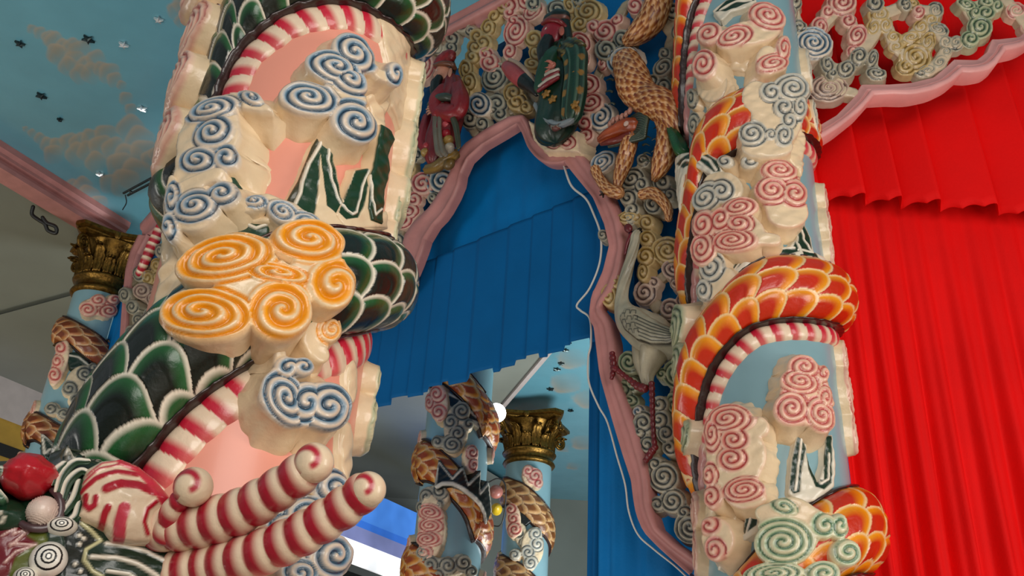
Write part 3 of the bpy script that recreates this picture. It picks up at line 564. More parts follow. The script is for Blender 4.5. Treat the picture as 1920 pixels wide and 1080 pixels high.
# clouds of the lattice (px, py, r, [ry, rot, dir, palette])
LAT = {
 'k': [(863,45,15),(882,58,9),(839,60,10),(847,71,12),(817,89,10),(845,88,10),(998,6,13),(928,143,28,22,-50),(932,194,18),(926,204,12),(936,213,12),(903,231,11),(879,223,15),(752,221,13),(759,250,10),(766,261,10),(763,291,19),(782,287,11),(811,371,9),(1044,17,18,16),(1083,4,13),(1136,93,20),(1167,72,16),(1243,126,20,14,-45),(1223,153,12),(1243,161,13),(1269,178,9),(1184,335,22,18,-30),(1202,346,15),(1177,370,14),(1184,393,12),(1225,383,16),(1241,342,15),(1255,365,12),(1180,410,9),(1236,757,13),(1206,792,20),(1236,786,18),(1249,812,16),(1214,833,13),(1255,839,12),(1245,893,28),(1232,945,13),(1261,939,22),(1294,988,28),(1331,505,22,28),(745,452,12),(1130,440,8),(1275,60,16),(1262,20,14),(1225,20,12), (1205,300,10),(1245,100,10), (1200,810,12),(1228,870,12),(1283,960,12)],
 'b': [(640,330,22),(700,300,16),(590,480,18),(1167,111,30,24,-30),(1126,219,26,22,-50),(1128,303,26,16,-35),(897,195,20,22,-30),(829,340,30,30),(1197,771,10),(1291,194,10,16),(1301,229,14,20),(1291,254,10,12)],
 'r': [(690,200,20),(720,170,14),(610,400,20),(640,440,16),(560,560,18),(779,108,13,16),(792,126,18,26,25),(954,8,17),(954,23,12),(963,38,11),(967,57,20,28,25),(1000,21,22,12,-40),(955,96,11,14,20),(911,101,12),(917,116,16),(792,344,20),(759,373,15),(776,373,12),(765,398,20,14,-20),(755,412,20,15,-20),(1112,49,12),(1134,58,22,20,-40),(1155,37,12,8,-45),(1087,78,20,16,40),(1095,109,8,14,10),(1130,119,8,12,20),(1101,161,23,20,-30),(1107,191,24,18,-20),(1097,256,16,12,-40),(1190,10,14),(985,0,14),(1095,230,12)],
 'o': [(660,260,18),(720,250,14),(585,340,18),(555,420,16),(926,29,10,14,30),(915,51,12,16,20),(895,67,14),(905,79,16),(891,88,14),(885,106,12),(873,130,12,18),(878,152,14,18),(873,174,9,16),(1000,72,16),(1005,98,12,14),(998,119,14,10),(963,173,18),(969,190,18),(985,200,12),(1101,21,26,22,-20),(1087,44,20,16,-40),(767,316,10,14,30),(756,343,10,16,20),(1177,407,20,10,-10),(1212,417,13),(1212,447,13),(1252,469,27,24),(1210,480,15,16,30),(1205,510,10,16),(1142,554,14,20),(1153,527,8,14),(1068,10,10,16,-20), (940,10,12,16)],
 'n': [(1263,503,22,18),(1208,548,20,22,20),(1267,530,10),(1294,530,14,18),(1286,562,16),(1255,579,17,18,20),(1225,530,10)],
 'g': [(1309,562,14,18),(1304,597,16),(1298,622,18,24),(1290,655,18,24),(1179,678,18),(1167,729,18,16),(1267,699,24,26),(1241,701,10),(1261,757,12,22),(1185,720,14),(1180,752,16,12),(1275,640,14)],
}
def lattice(sf, LT, parent, th, R0=9, link=46, res=.0055, extra=None, name='cloud_scroll', mt=None, pitch=10.5, **kk):
    for pl, L in LT.items():
        n = len(L); P = np.array([q[:2] for q in L], float); gid = list(range(n)); lk = []
        D = np.linalg.norm(P[:, None]-P[None], axis=-1)
        rr = np.array([max(q[2], q[3] if len(q) > 3 else 0) for q in L])
        for i in range(n):
            for j in range(i):
                if D[i, j] < rr[i]+rr[j]+9:
                    a, b = gid[i], gid[j]; gid = [b if g == a else g for g in gid]; lk.append((i, j))
        for g in sorted(set(gid)):
            ix = [i for i in range(n) if gid[i] == g]
            cu = [tuple(list(L[i])+([L[i][2]] if len(L[i]) < 4 else [])+([0] if len(L[i]) < 5 else [])+([(1 if i % 2 else -1)])) for i in ix]
            mp = {i: a for a, i in enumerate(ix)}
            relief(name, sf, parent, [('e', L[i][0], L[i][1], (L[i][2])+2, (L[i][3] if len(L[i]) > 3 else L[i][2])+2, L[i][4] if len(L[i]) > 4 else 0) for i in ix], cu, thick=th+.012*(hash(pl+str(g)) % 3 if False else (g*7+ord(pl)) % 3), res=res, pal=pl,
                   pitch=pitch, flare=.25, m=mt or M_OLD, links=[(mp[i], mp[j], R0*.0028) for i, j in lk if i in mp and j in mp], base=PAL[pl][0]*.95, k=.02, groove=.008, **kk)
lattice(PA, LAT, arch, .04, pitch=10.5, dw=.2)
# plain connecting web between the clouds (one carved board with holes)
web = [[(779,108),(720,170),(690,200),(660,260),(640,330),(610,400),(590,480),(560,560)],[(720,250),(700,300),(640,330)],[(585,340),(610,400),(640,440)],[(752,221),(720,250)],[(585,340),(555,420),(590,480)],[(700,300),(745,372)],[(785,130),(760,180),(748,230)],[(847,71),(820,92),(792,110)],[(863,45),(895,67)],[(885,106),(873,150),(870,190)],[(954,38),(967,56),(955,96),(930,135)],[(1000,21),(967,50)],[(1000,72),(975,70)],[(1000,72),(1003,110),(985,140),(1000,185)],[(911,101),(917,116),(930,140)],[(897,195),(930,165),(965,180)],[(926,204),(897,200),(879,223),(890,245)],[(936,213),(965,200)],[(1044,17),(1068,5),(1101,21),(1087,44),(1075,62)],[(1112,49),(1134,58),(1155,37),(1170,10)],[(1087,78),(1112,49)],[(1136,93),(1167,72)],[(1136,93),(1167,111),(1130,119),(1115,150),(1101,161),(1107,190),(1095,225),(1097,256),(1080,262)],[(1126,219),(1100,245)],[(1243,126),(1260,60),(1225,20),(1190,10)],[(1223,153),(1269,178),(1291,194),(1301,229),(1291,254)],[(1128,303),(1145,330),(1170,350),(1184,335),(1225,383)],[(1184,393),(1177,407),(1212,417),(1212,447),(1210,480),(1205,510),(1208,548),(1230,575)],[(1212,447),(1252,469),(1263,503),(1225,530),(1208,548)],[(1263,503),(1294,530),(1286,562),(1255,579)],[(1286,562),(1304,597),(1298,640),(1267,699),(1241,701)],[(1309,562),(1331,505)],[(1142,554),(1153,527)],[(1167,729),(1179,678),(1200,690)],[(1180,752),(1197,771),(1206,792),(1214,833),(1245,893),(1261,939),(1294,988)],[(1267,699),(1261,757),(1236,757),(1236,786),(1249,812),(1255,839)],[(1232,945),(1261,939)],[(792,344),(776,373),(755,405),(745,450)],[(767,316),(756,343),(750,380)],[(752,221),(759,250),(763,291),(767,316)],[(763,291),(782,287)],[(829,340),(811,371)],[(1285,60),(1262,20)],[(1241,342),(1225,383),(1245,400)],[(1214,833),(1200,800)], [(1032,275),(1030,250)]]
relief('pierced_board', PA, arch, [('c', w_, 9) for w_ in web], thick=.025, res=.011, base=c('#a9977c'), flare=.2, m=M_OLD, k=.02)
# spur of red scrolls on the low point of the arch
relief('cloud_scroll', PA, arch, [('p', [(990, 225), (1020, 245), (1060, 250), (1082, 245), (1085, 285), (1060, 282), (1020, 282), (1000, 262)])], [(1036, 266, 14, 11, 0, -1), (1064, 266, 14, 12, 0, 1)], thick=.13, res=.005, pal='r', pitch=9, m=M_OLD)
# rope light along the arch
rope = [(1056, 306), (1071, 348), (1098, 372), (1112, 399), (1126, 440), (1125, 490), (1106, 540), (1082, 571), (1088, 582), (1106, 598), (1108, 645), (1103, 670), (1104, 716), (1122, 761), (1139, 792), (1157, 856), (1172, 908), (1179, 959), (1196, 1002), (1226, 1030), (1264, 1060), (1290, 1084)]
rl = tube('rope_light', PA, [(x, y, 1.8, .03) for x, y in rope], solid(c('#c8c5bd')), None, nseg=8, m=M_WIRE, n=6, cap=False)
tag(rl, 'thin white rope light running round the inside of the pink arch', 'rope light')
# ---------------- cloth
def cloth(name, sf, s0, s1, z0, z1, fold, amp, mt, h=-.1, parent=None, hem=None, skew=0, ns=None, seed=0, sharp=1.6, nz=40, taper=0, pleat=False):
    ns = ns or int((s1-s0)/fold*22); s = np.linspace(s0, s1, ns); t = np.linspace(0, 1, nz); S, T = np.meshgrid(s, t, indexing='ij')
    q = S/fold+.35*np.sin(S*2.1+seed)+.2*np.sin(S*5.3+seed*2)
    if pleat: ph = q % 1.0; w_ = np.clip(ph/.82, 0, 1); W = np.where(ph < .82, w_**.6*.9, (1-(ph-.82)/.18)*.9)*2-1
    else: W = np.sin(2*math.pi*q); W = np.sign(W)*np.abs(W)**(1/sharp); W += .35*np.sin(2*math.pi*q*2.3+seed)
    zb = z0+(hem(S) if hem else 0)
    Z = z1*(1-T)+zb*T
    A = amp*(taper+(1-taper)*T)
    V = sf.pt((S+skew*(z1-Z)).ravel(), Z.ravel(), (h+A*W).ravel())
    o = put(name, V, grid_faces(ns, nz), None, mt, parent)
    sm = o.modifiers.new('thickness', 'SOLIDIFY'); sm.thickness = .006
    return o
# flat blue cloth behind the lattice
bc = cloth('curtain_backing', PA, -.1, 5.6, 5.05, 7.45, .5, .010, M_BLUES, h=-.17, seed=1)
tag(bc, 'smooth blue satin cloth stretched behind the carved clouds over the arch', 'curtain')
b2 = cloth('curtain_backing', PA, -.1, 1.25, 2.2, 5.2, .3, .018, M_BLUES, h=-.20, seed=3)
tag(b2, 'narrow blue satin cloth behind the carved crane side of the arch', 'curtain')
vl = cloth('curtain_valance', PA, .9, 5.6, 4.27, 5.42, .21, .020, M_BLUE, h=-.10, seed=5, pleat=True, hem=lambda S: .018*np.sign(np.sin(2*math.pi*S/.42)), taper=.5)
tag(vl, 'pleated dark blue valance hanging across the arch opening', 'valance')
bs = cloth('side_curtain', PA, -.25, 1.42, .3, 5.3, .17, .045, M_BLUE, h=-.31, seed=2, skew=-.0)
tag(bs, 'long blue curtain hanging down the right side of the arch opening', 'curtain')

# ================================================================ RED PANEL (plane B)
aB = math.radians(88); dB = np.array([math.sin(aB), math.cos(aB), 0]); nB = np.array([math.cos(aB), -math.sin(aB), 0])*1.0
PB = Pl([pR[0], pR[1], 0], dB, nB)
rar = thing('carved_cloud_canopy', 'pink scalloped canopy of carved swirling clouds above the red curtain', 'canopy', PB.pt(np.array([2.]), np.array([0.]), np.array([0.]))[0])
sb = [(1480, 276), (1505, 268), (1537, 261), (1575, 237), (1614, 206), (1640, 177), (1673, 175), (1712, 176), (1754, 167), (1785, 152), (1806, 134), (1840, 136), (1867, 124), (1879, 105), (1888, 93), (1920, 86), (1945, 70), (1960, 40), (2000, 34), (2040, 30), (2075, 5), (2085, -30), (2130, -40), (2170, -50), (2200, -80)]
st = [(1480, 243), (1494, 238), (1529, 232), (1575, 205), (1607, 172), (1622, 147), (1673, 147), (1715, 144), (1758, 134), (1782, 114), (1797, 100), (1840, 101), (1859, 86), (1868, 62), (1880, 62), (1920, 58), (1935, 44), (1945, 16), (1990, 10), (2030, 4), (2060, -20), (2068, -55), (2110, -64), (2150, -76), (2185, -105)]
strip('scalloped_moulding', PB, rar, st, sb, .13, M_FRAMEL, h0=-.03, prof=((0, 0), (0, .55), (.05, .6), (.38, .6), (.42, .75), (.5, .75), (.54, .6), (.62, .8), (.68, 1), (.92, 1), (1, .9), (1, 0)))
LB = {
 'r': [(1579,4,26,22),(1537,49,14,16),(1591,37,13,12),(1607,66,16,20,30),(1600,95,10),(1723,21,10),(1906,19,18,14),(1930,50,14), (1552,20,10)],
 'k': [(1498,51,14,12),(1482,23,12,14),(1490,4,12),(1552,121,11,16,-20),(1560,138,9),(1587,128,16,14,-30),(1611,105,14,16,30),(1636,109,9,16,20),(1644,137,18,10,10),(1642,5,14),(1754,19,14),(1758,54,20,12,20),(1774,78,11),(1793,80,13),(1774,97,9),(1762,117,14,11,-30),(1739,132,16,9,-10),(1727,137,10,6),(1696,4,10),(1700,10,8)],
 'b': [(1525,80,36,28,15)],
 'n': [(1490,109,18,16),(1554,165,36,24,-5)],
 'o': [(1649,27,20,16),(1638,51,12,16,20),(1661,47,12,14),(1675,70,13,11),(1680,87,12,10),(1717,107,30,27,10),(1708,70,18,11,-10),(1727,50,14,12,-40),(1747,37,13,12),(1740,78,12,18,25),(1711,8,12,10),(1700,125,18,14)],
 'g': [(1820,72,16,14),(1838,50,22,20),(1848,23,17,14),(1813,8,18,9,20),(1828,23,10),(1852,4,15,10),(1870,10,10)],
}
lattice(PB, LB, rar, .045, mt=M_EN, res=.0055, pitch=10, dw=.18, lump=.006)
webB = [[(1579,4),(1545,40),(1525,80),(1490,109),(1480,140)],[(1579,4),(1600,50),(1612,90)],[(1525,80),(1552,121),(1554,165),(1590,130),(1612,100),(1640,60),(1649,27)],[(1498,51),(1525,80)],[(1482,5),(1498,51)],[(1612,95),(1640,130),(1648,142)],[(1661,40),(1680,87),(1705,110)],[(1700,75),(1747,37),(1754,19)],[(1740,78),(1730,100)],[(1758,54),(1774,78),(1793,80),(1820,72),(1838,50),(1850,5)],[(1838,50),(1810,8)],[(1774,97),(1762,117),(1739,132)],[(1906,19),(1890,0)],[(1906,19),(1930,50)],[(1554,165),(1600,172)],[(1649,27),(1700,8),(1750,20)]]
relief('pierced_board', PB, rar, [('c', w_, 9) for w_ in webB], thick=.05, res=.010, base=c('#cbb79a'), flare=.2, m=M_EN, k=.02)
rb = cloth('red_curtain', PB, .1, 4.5, .2, 5.5, .20, .085, M_RED, h=-.50, seed=4, sharp=1.0, skew=.0, nz=50)
tag(rb, 'long bright red curtain hanging in deep folds beside the pale blue column', 'curtain')
rv = cloth('red_valance', PB,   .1, 4.5, 5.10, 7.6, .25, .075, M_RED, h=-.33, seed=7, pleat=True, skew=.05, hem=lambda S: .022*np.abs(np.sin(math.pi*S/.12))-.03, taper=.7)
tag(rv, 'pleated red valance tucked behind the pink canopy of clouds', 'valance')
#==
# ================================================================ BACKGROUND COLUMNS
CR_ = c('#d9b184')
def lathe(C_, prof, n=64):
    P = np.array(prof, float); s = np.linspace(-math.pi, math.pi, n+1)[:-1]*C_.R
    S, I = np.meshgrid(s, np.arange(len(P)), indexing='ij'); V = C_.pt(S.ravel(), P[I.ravel(), 1], P[I.ravel(), 0]-C_.R); k = len(P)
    i, j = np.meshgrid(np.arange(n), np.arange(k-1), indexing='ij'); a = i*k+j; b = ((i+1) % n)*k+j
    return V, np.stack([a, b, b+1, a+1], -1).reshape(-1, 4)
def capital(C_, z0, z1, parent, rot=0):
    R = C_.R; H = z1-z0; cp = None
    V, Fq = lathe(C_, [(R*1.0, z0-.02), (R*1.12, z0), (R*1.16, z0+.03*H), (R*1.12, z0+.07*H), (R*1.05, z0+.08*H), (R*1.06, z0+.20*H), (R*1.16, z0+.22*H), (R*1.2, z0+.25*H), (R*1.14, z0+.28*H), (R*1.0, z0+.30*H), (R*1.02, z0+.6*H), (R*1.15, z0+.78*H), (R*1.35, z0+.86*H)])
    cp = put('capital', V, Fq, None, M_GOLD, parent)
    # abacus with hollowed sides and cut corners
    n = 16; out = []
    for q in range(4):
        for t in np.linspace(-1, 1, n):
            a = t*math.pi/4*.86; base = 1.36+.74*abs(t)**2.2
            out.append((q*math.pi/2+rot+a, R*base))
    rings = [(.80, .86), (.90, .885), (.93, .90), (.92, .93), (1.0, .945), (1.0, 1.0), (.3, 1.0)]
    V = [[C_.x+math.sin(a)*r*f, C_.y+math.cos(a)*r*f, z0+H*zf] for f, zf in rings for a, r in out]
    N = len(out); V = [[C_.x, C_.y, z0+H*.84]]+V+[[C_.x, C_.y, z1]]; Fc = [(0, 1+(i+1) % N, 1+i) for i in range(N)]
    for k in range(len(rings)-1): Fc += [(1+k*N+i, 1+k*N+(i+1) % N, 1+(k+1)*N+(i+1) % N, 1+(k+1)*N+i) for i in range(N)]
    Fc += [(len(V)-1, 1+(len(rings)-1)*N+i, 1+(len(rings)-1)*N+(i+1) % N) for i in range(N)]
    put('abacus', V, Fc, None, M_GOLD, cp, smooth=False)
    # acanthus leaves, two tiers
    def leaf(a, zb, hh, wd, cu):
        L = []; nu, nv = 11, 9
        for i in range(nu):
            t = i/(nu-1); ww = wd*(math.sin(math.pi*min(1, .18+t*.82))**.6)*(1+.16*math.cos(t*26))
            rr = R*1.03+.03+cu*t**3; zz = zb+hh*(t-.22*max(0, t-.8)/.2*t)
            for j in range(nv):
                u = (j/(nv-1)*2-1); rr2 = rr+.018*math.cos(u*9)-.02*u*u
                aa = a+u*ww/R; L.append([C_.x+math.sin(aa)*rr2, C_.y+math.cos(aa)*rr2, zz])
        o = put('acanthus_leaf', L, grid_faces(nu, nv), None, M_GOLD, cp); sm = o.modifiers.new('thickness', 'SOLIDIFY'); sm.thickness = .02
    for q in range(8): leaf(q*math.pi/4+rot, z0+.29*H, .33*H, .15*R*1.7, .10*R/.35)
    for q in range(8): leaf(q*math.pi/4+math.pi/8+rot, z0+.29*H, .52*H, .13*R*1.7, .20*R/.35)
    # corner volutes
    for q in range(4):
        a = q*math.pi/2+rot+math.pi/4; o_ = np.array([math.sin(a), math.cos(a), 0]); P0 = np.array([C_.x, C_.y, z0+.70*H])+o_*R*1.66
        pts = [P0+o_*(-.55*R)+np.array([0, 0, -.12*H])]
        for k in range(34):
            t = k/33; r = .20*R*(1-.85*t)*1.5; b = 2.0-t*4.2*math.pi; pts.append(P0+o_*(r*math.cos(b))+np.array([0, 0, r*math.sin(b)]))
        X = np.array(pts); X = cr(X, 3); sweep('volute', X, np.linspace(.085, .05, len(X))*R, None, None, solid(c('#8a6a2c')), cp, 1, 8, M_GOLD)
    for q in range(4):
        a = q*math.pi/2+rot; o_ = np.array([math.sin(a), math.cos(a), 0])*1.06; t_ = np.array([o_[1], -o_[0], 0]); blob('rosette', np.array([C_.x, C_.y, z0+.93*H])+o_*R*1.27, [t_*.13*R, np.array([0, 0, .07*H]), o_*.07*R], flatc(c('#8a6a2c')), M_GOLD, cp, 12, 16)
def helix(C_, low, up, pitch, n0, n1, h=.04):
    f = lambda L: sorted([(math.degrees(q[0]/C_.R), q[1]) for q in [C_.hit(x, y, h) for x, y in L]])
    lo, hi = f(low), f(up); gridt = np.linspace(-82, 62, 9)
    li = np.interp(gridt, [q[0] for q in lo], [q[1] for q in lo]); ui = np.interp(gridt, [q[0] for q in hi], [q[1] for q in hi])
    l0 = [q for n in range(n0, n1) for q in [(t+360*n, z-pitch*n) for t, z in zip(gridt, li)]]
    u0 = [q for n in range(n0, n1) for q in [(t+360*n, z-pitch*n) for t, z in zip(gridt, ui)]]
    return l0, u0
def bgcol(C_, label, low, up, pitch, n0, n1, z1, a, b, sc=.13, zr=(3, 6)):
    col_ = thing('dragon_column', label, 'column', (C_.x, C_.y, 0)); shaft('shaft', C_, 0, z1, M_SKY, col_, 20)
    l0, u0 = helix(C_, low, up, pitch, n0, n1)
    kp = [i for i in range(len(l0)) if l0[i][1] < z1-.40]; l0 = [l0[i] for i in kp]; u0 = [(u0[i][0], min(u0[i][1], z1-.3)) for i in kp]
    dr = ribbon('dragon_body', C_, col_, edge(C_, l0), edge(C_, u0), .11, pat_scales(sc*.85, sc*1.1, .020, CR_, a, b, 1, .2, .02), 1500, 40, m=M_OLD)
    for L, nm in ((l0, 'belly_ridge'), (u0, 'back_ridge')):
        a_, b_ = band_from(C_, L, -.018, .018); ribbon(nm, C_, dr, a_, b_, .06, brn, 400, 5, m=M_OLD)
    return col_, dr
BL = Col(*atd(160, 650, 12.25)[:2], .32)
lc, ldr = bgcol(BL, 'distant dragon column with a gold capital at the far left under the painted sky', [(125, 640), (155, 668), (185, 690)], [(118, 592), (160, 612), (207, 650)], 1.28, -1, 3, 7.3, c('#c98448'), c('#7a3410'))
zc = [BL.hit(195, 545)[1], BL.hit(195, 398)[1]]
capital(BL, 7.18, 8.0, lc, rot=BL.a0)
lb = lambda b, q, **k: cloud(b, q, sf=BL, parent=lc, res=.012, m=M_OLD, flare=.3, pitch=9, k=.03, **k)
lb([('e', 185, 575, 38, 16, 8)], [(165, 580, 16, 13), (185, 562, 15, 11), (205, 582, 18, 13), (215, 562, 12, 10)], pal='p', thick=.09)
lb([('e', 110, 680, 14, 45, 18)], [(112, 652, 11, 12), (107, 676, 10, 12), (101, 702, 13, 14)], pal='p', thick=.07)
lb([('e', 150, 710, 30, 22, -40)], [(160, 700, 14, 12), (130, 728, 14, 13), (143, 748, 12), (95, 765, 14, 12), (120, 775, 14, 11), (175, 690, 10)], pal='k', thick=.07)
relief('back_fin', BL, ldr, [('p', [(122, 662), (145, 660), (178, 688), (170, 700), (150, 680), (158, 697), (130, 690)])], thick=.06, res=.012, base=c('#10281a'), m=M_OLD, k=.003, lines=[([(128, 666), (148, 670), (165, 684)], 2.5, WL)])
relief('back_fin', BL, ldr, [('p', [(76, 810), (100, 830), (112, 850), (108, 868), (92, 850), (88, 862), (78, 850)])], thick=.16, res=.012, base=c('#10281a'), m=M_OLD, k=.003, lines=[([(78, 812), (84, 850), (94, 842)], 2.5, WL), ([(80, 812), (98, 832), (110, 850)], 2.5, WL)])
B1 = Col(*atd(850, 900, 10.2)[:2], .35)
b1, b1d = bgcol(B1, 'dragon column seen through the arch with its top hidden behind the blue valance', [(790, 900), (812, 905), (838, 926), (870, 962), (884, 990), (888, 1015), (884, 1050)], [(790, 822), (810, 830), (829, 845), (851, 866), (880, 900), (905, 935), (915, 965)], 1.10, -2, 3, 9.0, c('#e09a38'), c('#a04008'))
k1 = lambda b, q, **k: cloud(b, q, sf=B1, parent=b1, res=.010, m=M_OLD, flare=.3, pitch=9, k=.03, **k)
k1([('e', 822, 755, 16, 36)], [(818, 738, 14, 16), (822, 772, 14, 14), (805, 755, 10, 18)], pal='p', thick=.10)
k1([('e', 855, 800, 24, 40)], [(866, 770, 17), (845, 790, 13), (858, 812, 14), (848, 833, 20, 17), (820, 828, 12), (880, 795, 10)], pal='k', thick=.08)
k1([('e', 805, 985, 26, 60)], [(805, 960, 24, 14, 10), (806, 985, 22, 13), (800, 1010, 24, 14), (795, 1035, 14, 12)], pal='p', thick=.09)
k1([('e', 815, 930, 26, 20)], [(800, 930, 16), (825, 920, 14), (790, 950, 12), (822, 945, 10)], pal='k', thick=.08)
k1([('e', 830, 1062, 55, 16)], [(790, 1035, 12), (805, 1058, 18), (840, 1060, 16), (870, 1055, 16), (885, 1072, 12), (820, 1078, 16)], pal='k', thick=.09)
def spikes(C_, dr, top, base, res=.01, lw=2.2):
    """row of pointed back fins: tips and the valleys between them, in pixels"""
    relief('back_fin', C_, dr, [('p', top+base[::-1])], thick=.13, res=res, base=c('#141812'), m=M_OLD, k=.002, lines=[([(x+.5, y+6) for x, y in top], lw, WL), ([(x-1, y-5) for x, y in base], 7, WL)])
spikes(B1, b1d, [(814, 912), (822, 860), (848, 892), (868, 872), (878, 904), (902, 880), (900, 920), (916, 900), (922, 960)], [(820, 918), (830, 912), (848, 912), (866, 920), (880, 930), (892, 940), (902, 952), (908, 965), (912, 985)])
relief('back_fin', B1, b1d, [('p', [(826, 728), (850, 740), (880, 765), (905, 790), (900, 805), (872, 785), (846, 768), (828, 755)])], thick=.05, res=.008, base=c('#c4bda8'), m=M_OLD, k=.003, fill=[([(832, 738), (862, 750), (850, 765), (830, 752)], c('#10140f')), ([(870, 765), (900, 792), (880, 785)], c('#10140f'))])
B2 = Col(*atd(990, 905, 17.4)[:2], .415)
b2c, b2d = bgcol(B2, 'slimmer dragon column with a gold capital seen through the arch', [(950, 945), (975, 960), (1000, 985), (1025, 1012)], [(945, 893), (985, 908), (1010, 930), (1032, 958)], 1.38, -1, 3, 7.3, c('#c99a62'), c('#7a4820'), sc=.18)
capital(B2, 7.12, 8.0, b2c, rot=B2.a0+.15)
k2 = lambda b, q, **k: cloud(b, q, sf=B2, parent=b2c, res=.014, m=M_OLD, flare=.3, pitch=8, k=.03, **k)
k2([('e', 998, 892, 20, 16, 20)], [(990, 882, 11), (1004, 892, 14), (1010, 905, 10)], pal='r', thick=.10)
k2([('e', 960, 975, 14, 34)], [(957, 955, 10), (962, 972, 10), (965, 992, 13)], pal='p', thick=.09)
k2([('e', 1000, 1025, 22, 34)], [(1005, 1000, 12), (1008, 1020, 13), (990, 1035, 12), (995, 1055, 13), (965, 1040, 11)], pal='w', thick=.08)
relief('back_fin', B2, b2d, [('p', [(965, 955), (1000, 975), (985, 985), (972, 978)])], thick=.05, res=.012, base=c('#10140f'), m=M_OLD, k=.003)

for C_, par, L in ((B1, b1, [(84, 5.2, .08, .10), (88, 4.95, .08, .1), (86, 3.6, .08, .12), (-84, 5.05, .08, .1), (-86, 3.9, .1, .12)]), (B2, b2c, [(84, 6.0, .10, .12), (86, 5.0, .1, .14), (-86, 5.4, .1, .14)]), (BL, lc, [(-86, 5.55, .09, .12), (-84, 4.9, .09, .12)])):
    for e_ in L: ecloud([e_], 'p', .06, sf=C_, parent=par, res=.014, m=M_OLD)
k1([('e', 885, 860, 12, 26)], [(886, 848, 11, 13), (888, 872, 9, 13)], pal='r', thick=.07)
k2([('e', 975, 1000, 12, 20)], [(972, 1000, 9), (982, 1018, 9)], pal='k', thick=.06)
# ================================================================ FAR ARCH PANEL beside the left capital
vV = pR[:2]+dA[:2]*5.2; dL = vV-np.array([BL.x, BL.y]); dL /= np.linalg.norm(dL); nL = np.array([dL[1], -dL[0]]); nL = nL if nL@np.array([-BL.x, -BL.y]) > 0 else -nL
PL = Pl([BL.x, BL.y, 0], [dL[0], dL[1], 0], [nL[0], nL[1], 0])
fa = thing('carved_arch_screen', 'narrow sliver of a pink edged arch screen between the left capital and the front column', 'arch screen', (BL.x+dL[0], BL.y+dL[1], 0))
strip('border_moulding', PL, fa, [(258, 440), (243, 470), (234, 505), (230, 545), (226, 600), (222, 660)], [(275, 440), (257, 475), (246, 510), (240, 545), (236, 600), (232, 660)], .10, M_FRAME, h0=-.02, n=40)
strip('top_beam', PL, fa, [(262, 418), (290, 385), (340, 338), (380, 300)], [(264, 452), (290, 430), (340, 375), (380, 335)], .12, M_FRAME, h0=-.06, n=20)
LATL = {'k': [(233, 553, 10, 13), (261, 513, 11, 13), (247, 575, 10, 12), (258, 600, 10, 12), (245, 625, 10, 14), (240, 655, 10, 14), (300, 470, 9, 12), (270, 640, 9, 12), (280, 590, 10, 12)], 'o': [(294, 497, 11, 12), (277, 520, 10, 12), (272, 612, 8, 14), (300, 520, 10)], 'n': [(266, 545, 16, 14), (285, 560, 12, 14)]}
lattice(PL, LATL, fa, .08, res=.012, name='cloud_scroll', pitch=8)
relief('pierced_board', PL, fa, [('c', [(236, 540), (262, 515), (295, 495), (300, 520), (280, 560), (262, 545), (247, 575), (245, 655)], 7), ('c', [(258, 600), (272, 612), (270, 640)], 7)], thick=.05, res=.02, base=c('#7d7058'), m=M_OLD)
tube('striped_tail', PL, [(262, 512, 5, .1), (272, 490, 6, .12), (288, 455, 7, .12), (305, 420, 6, .12), (318, 398, 5, .1)], hornf(.09, .004), fa, nseg=12, m=M_OLD)
tag(cloth('curtain_backing', PL, .3, 5.2, 5.2, 7.5, .3, .02, M_BLUES, h=-.15), 'dark blue cloth behind the distant sliver of arch screen', 'curtain')

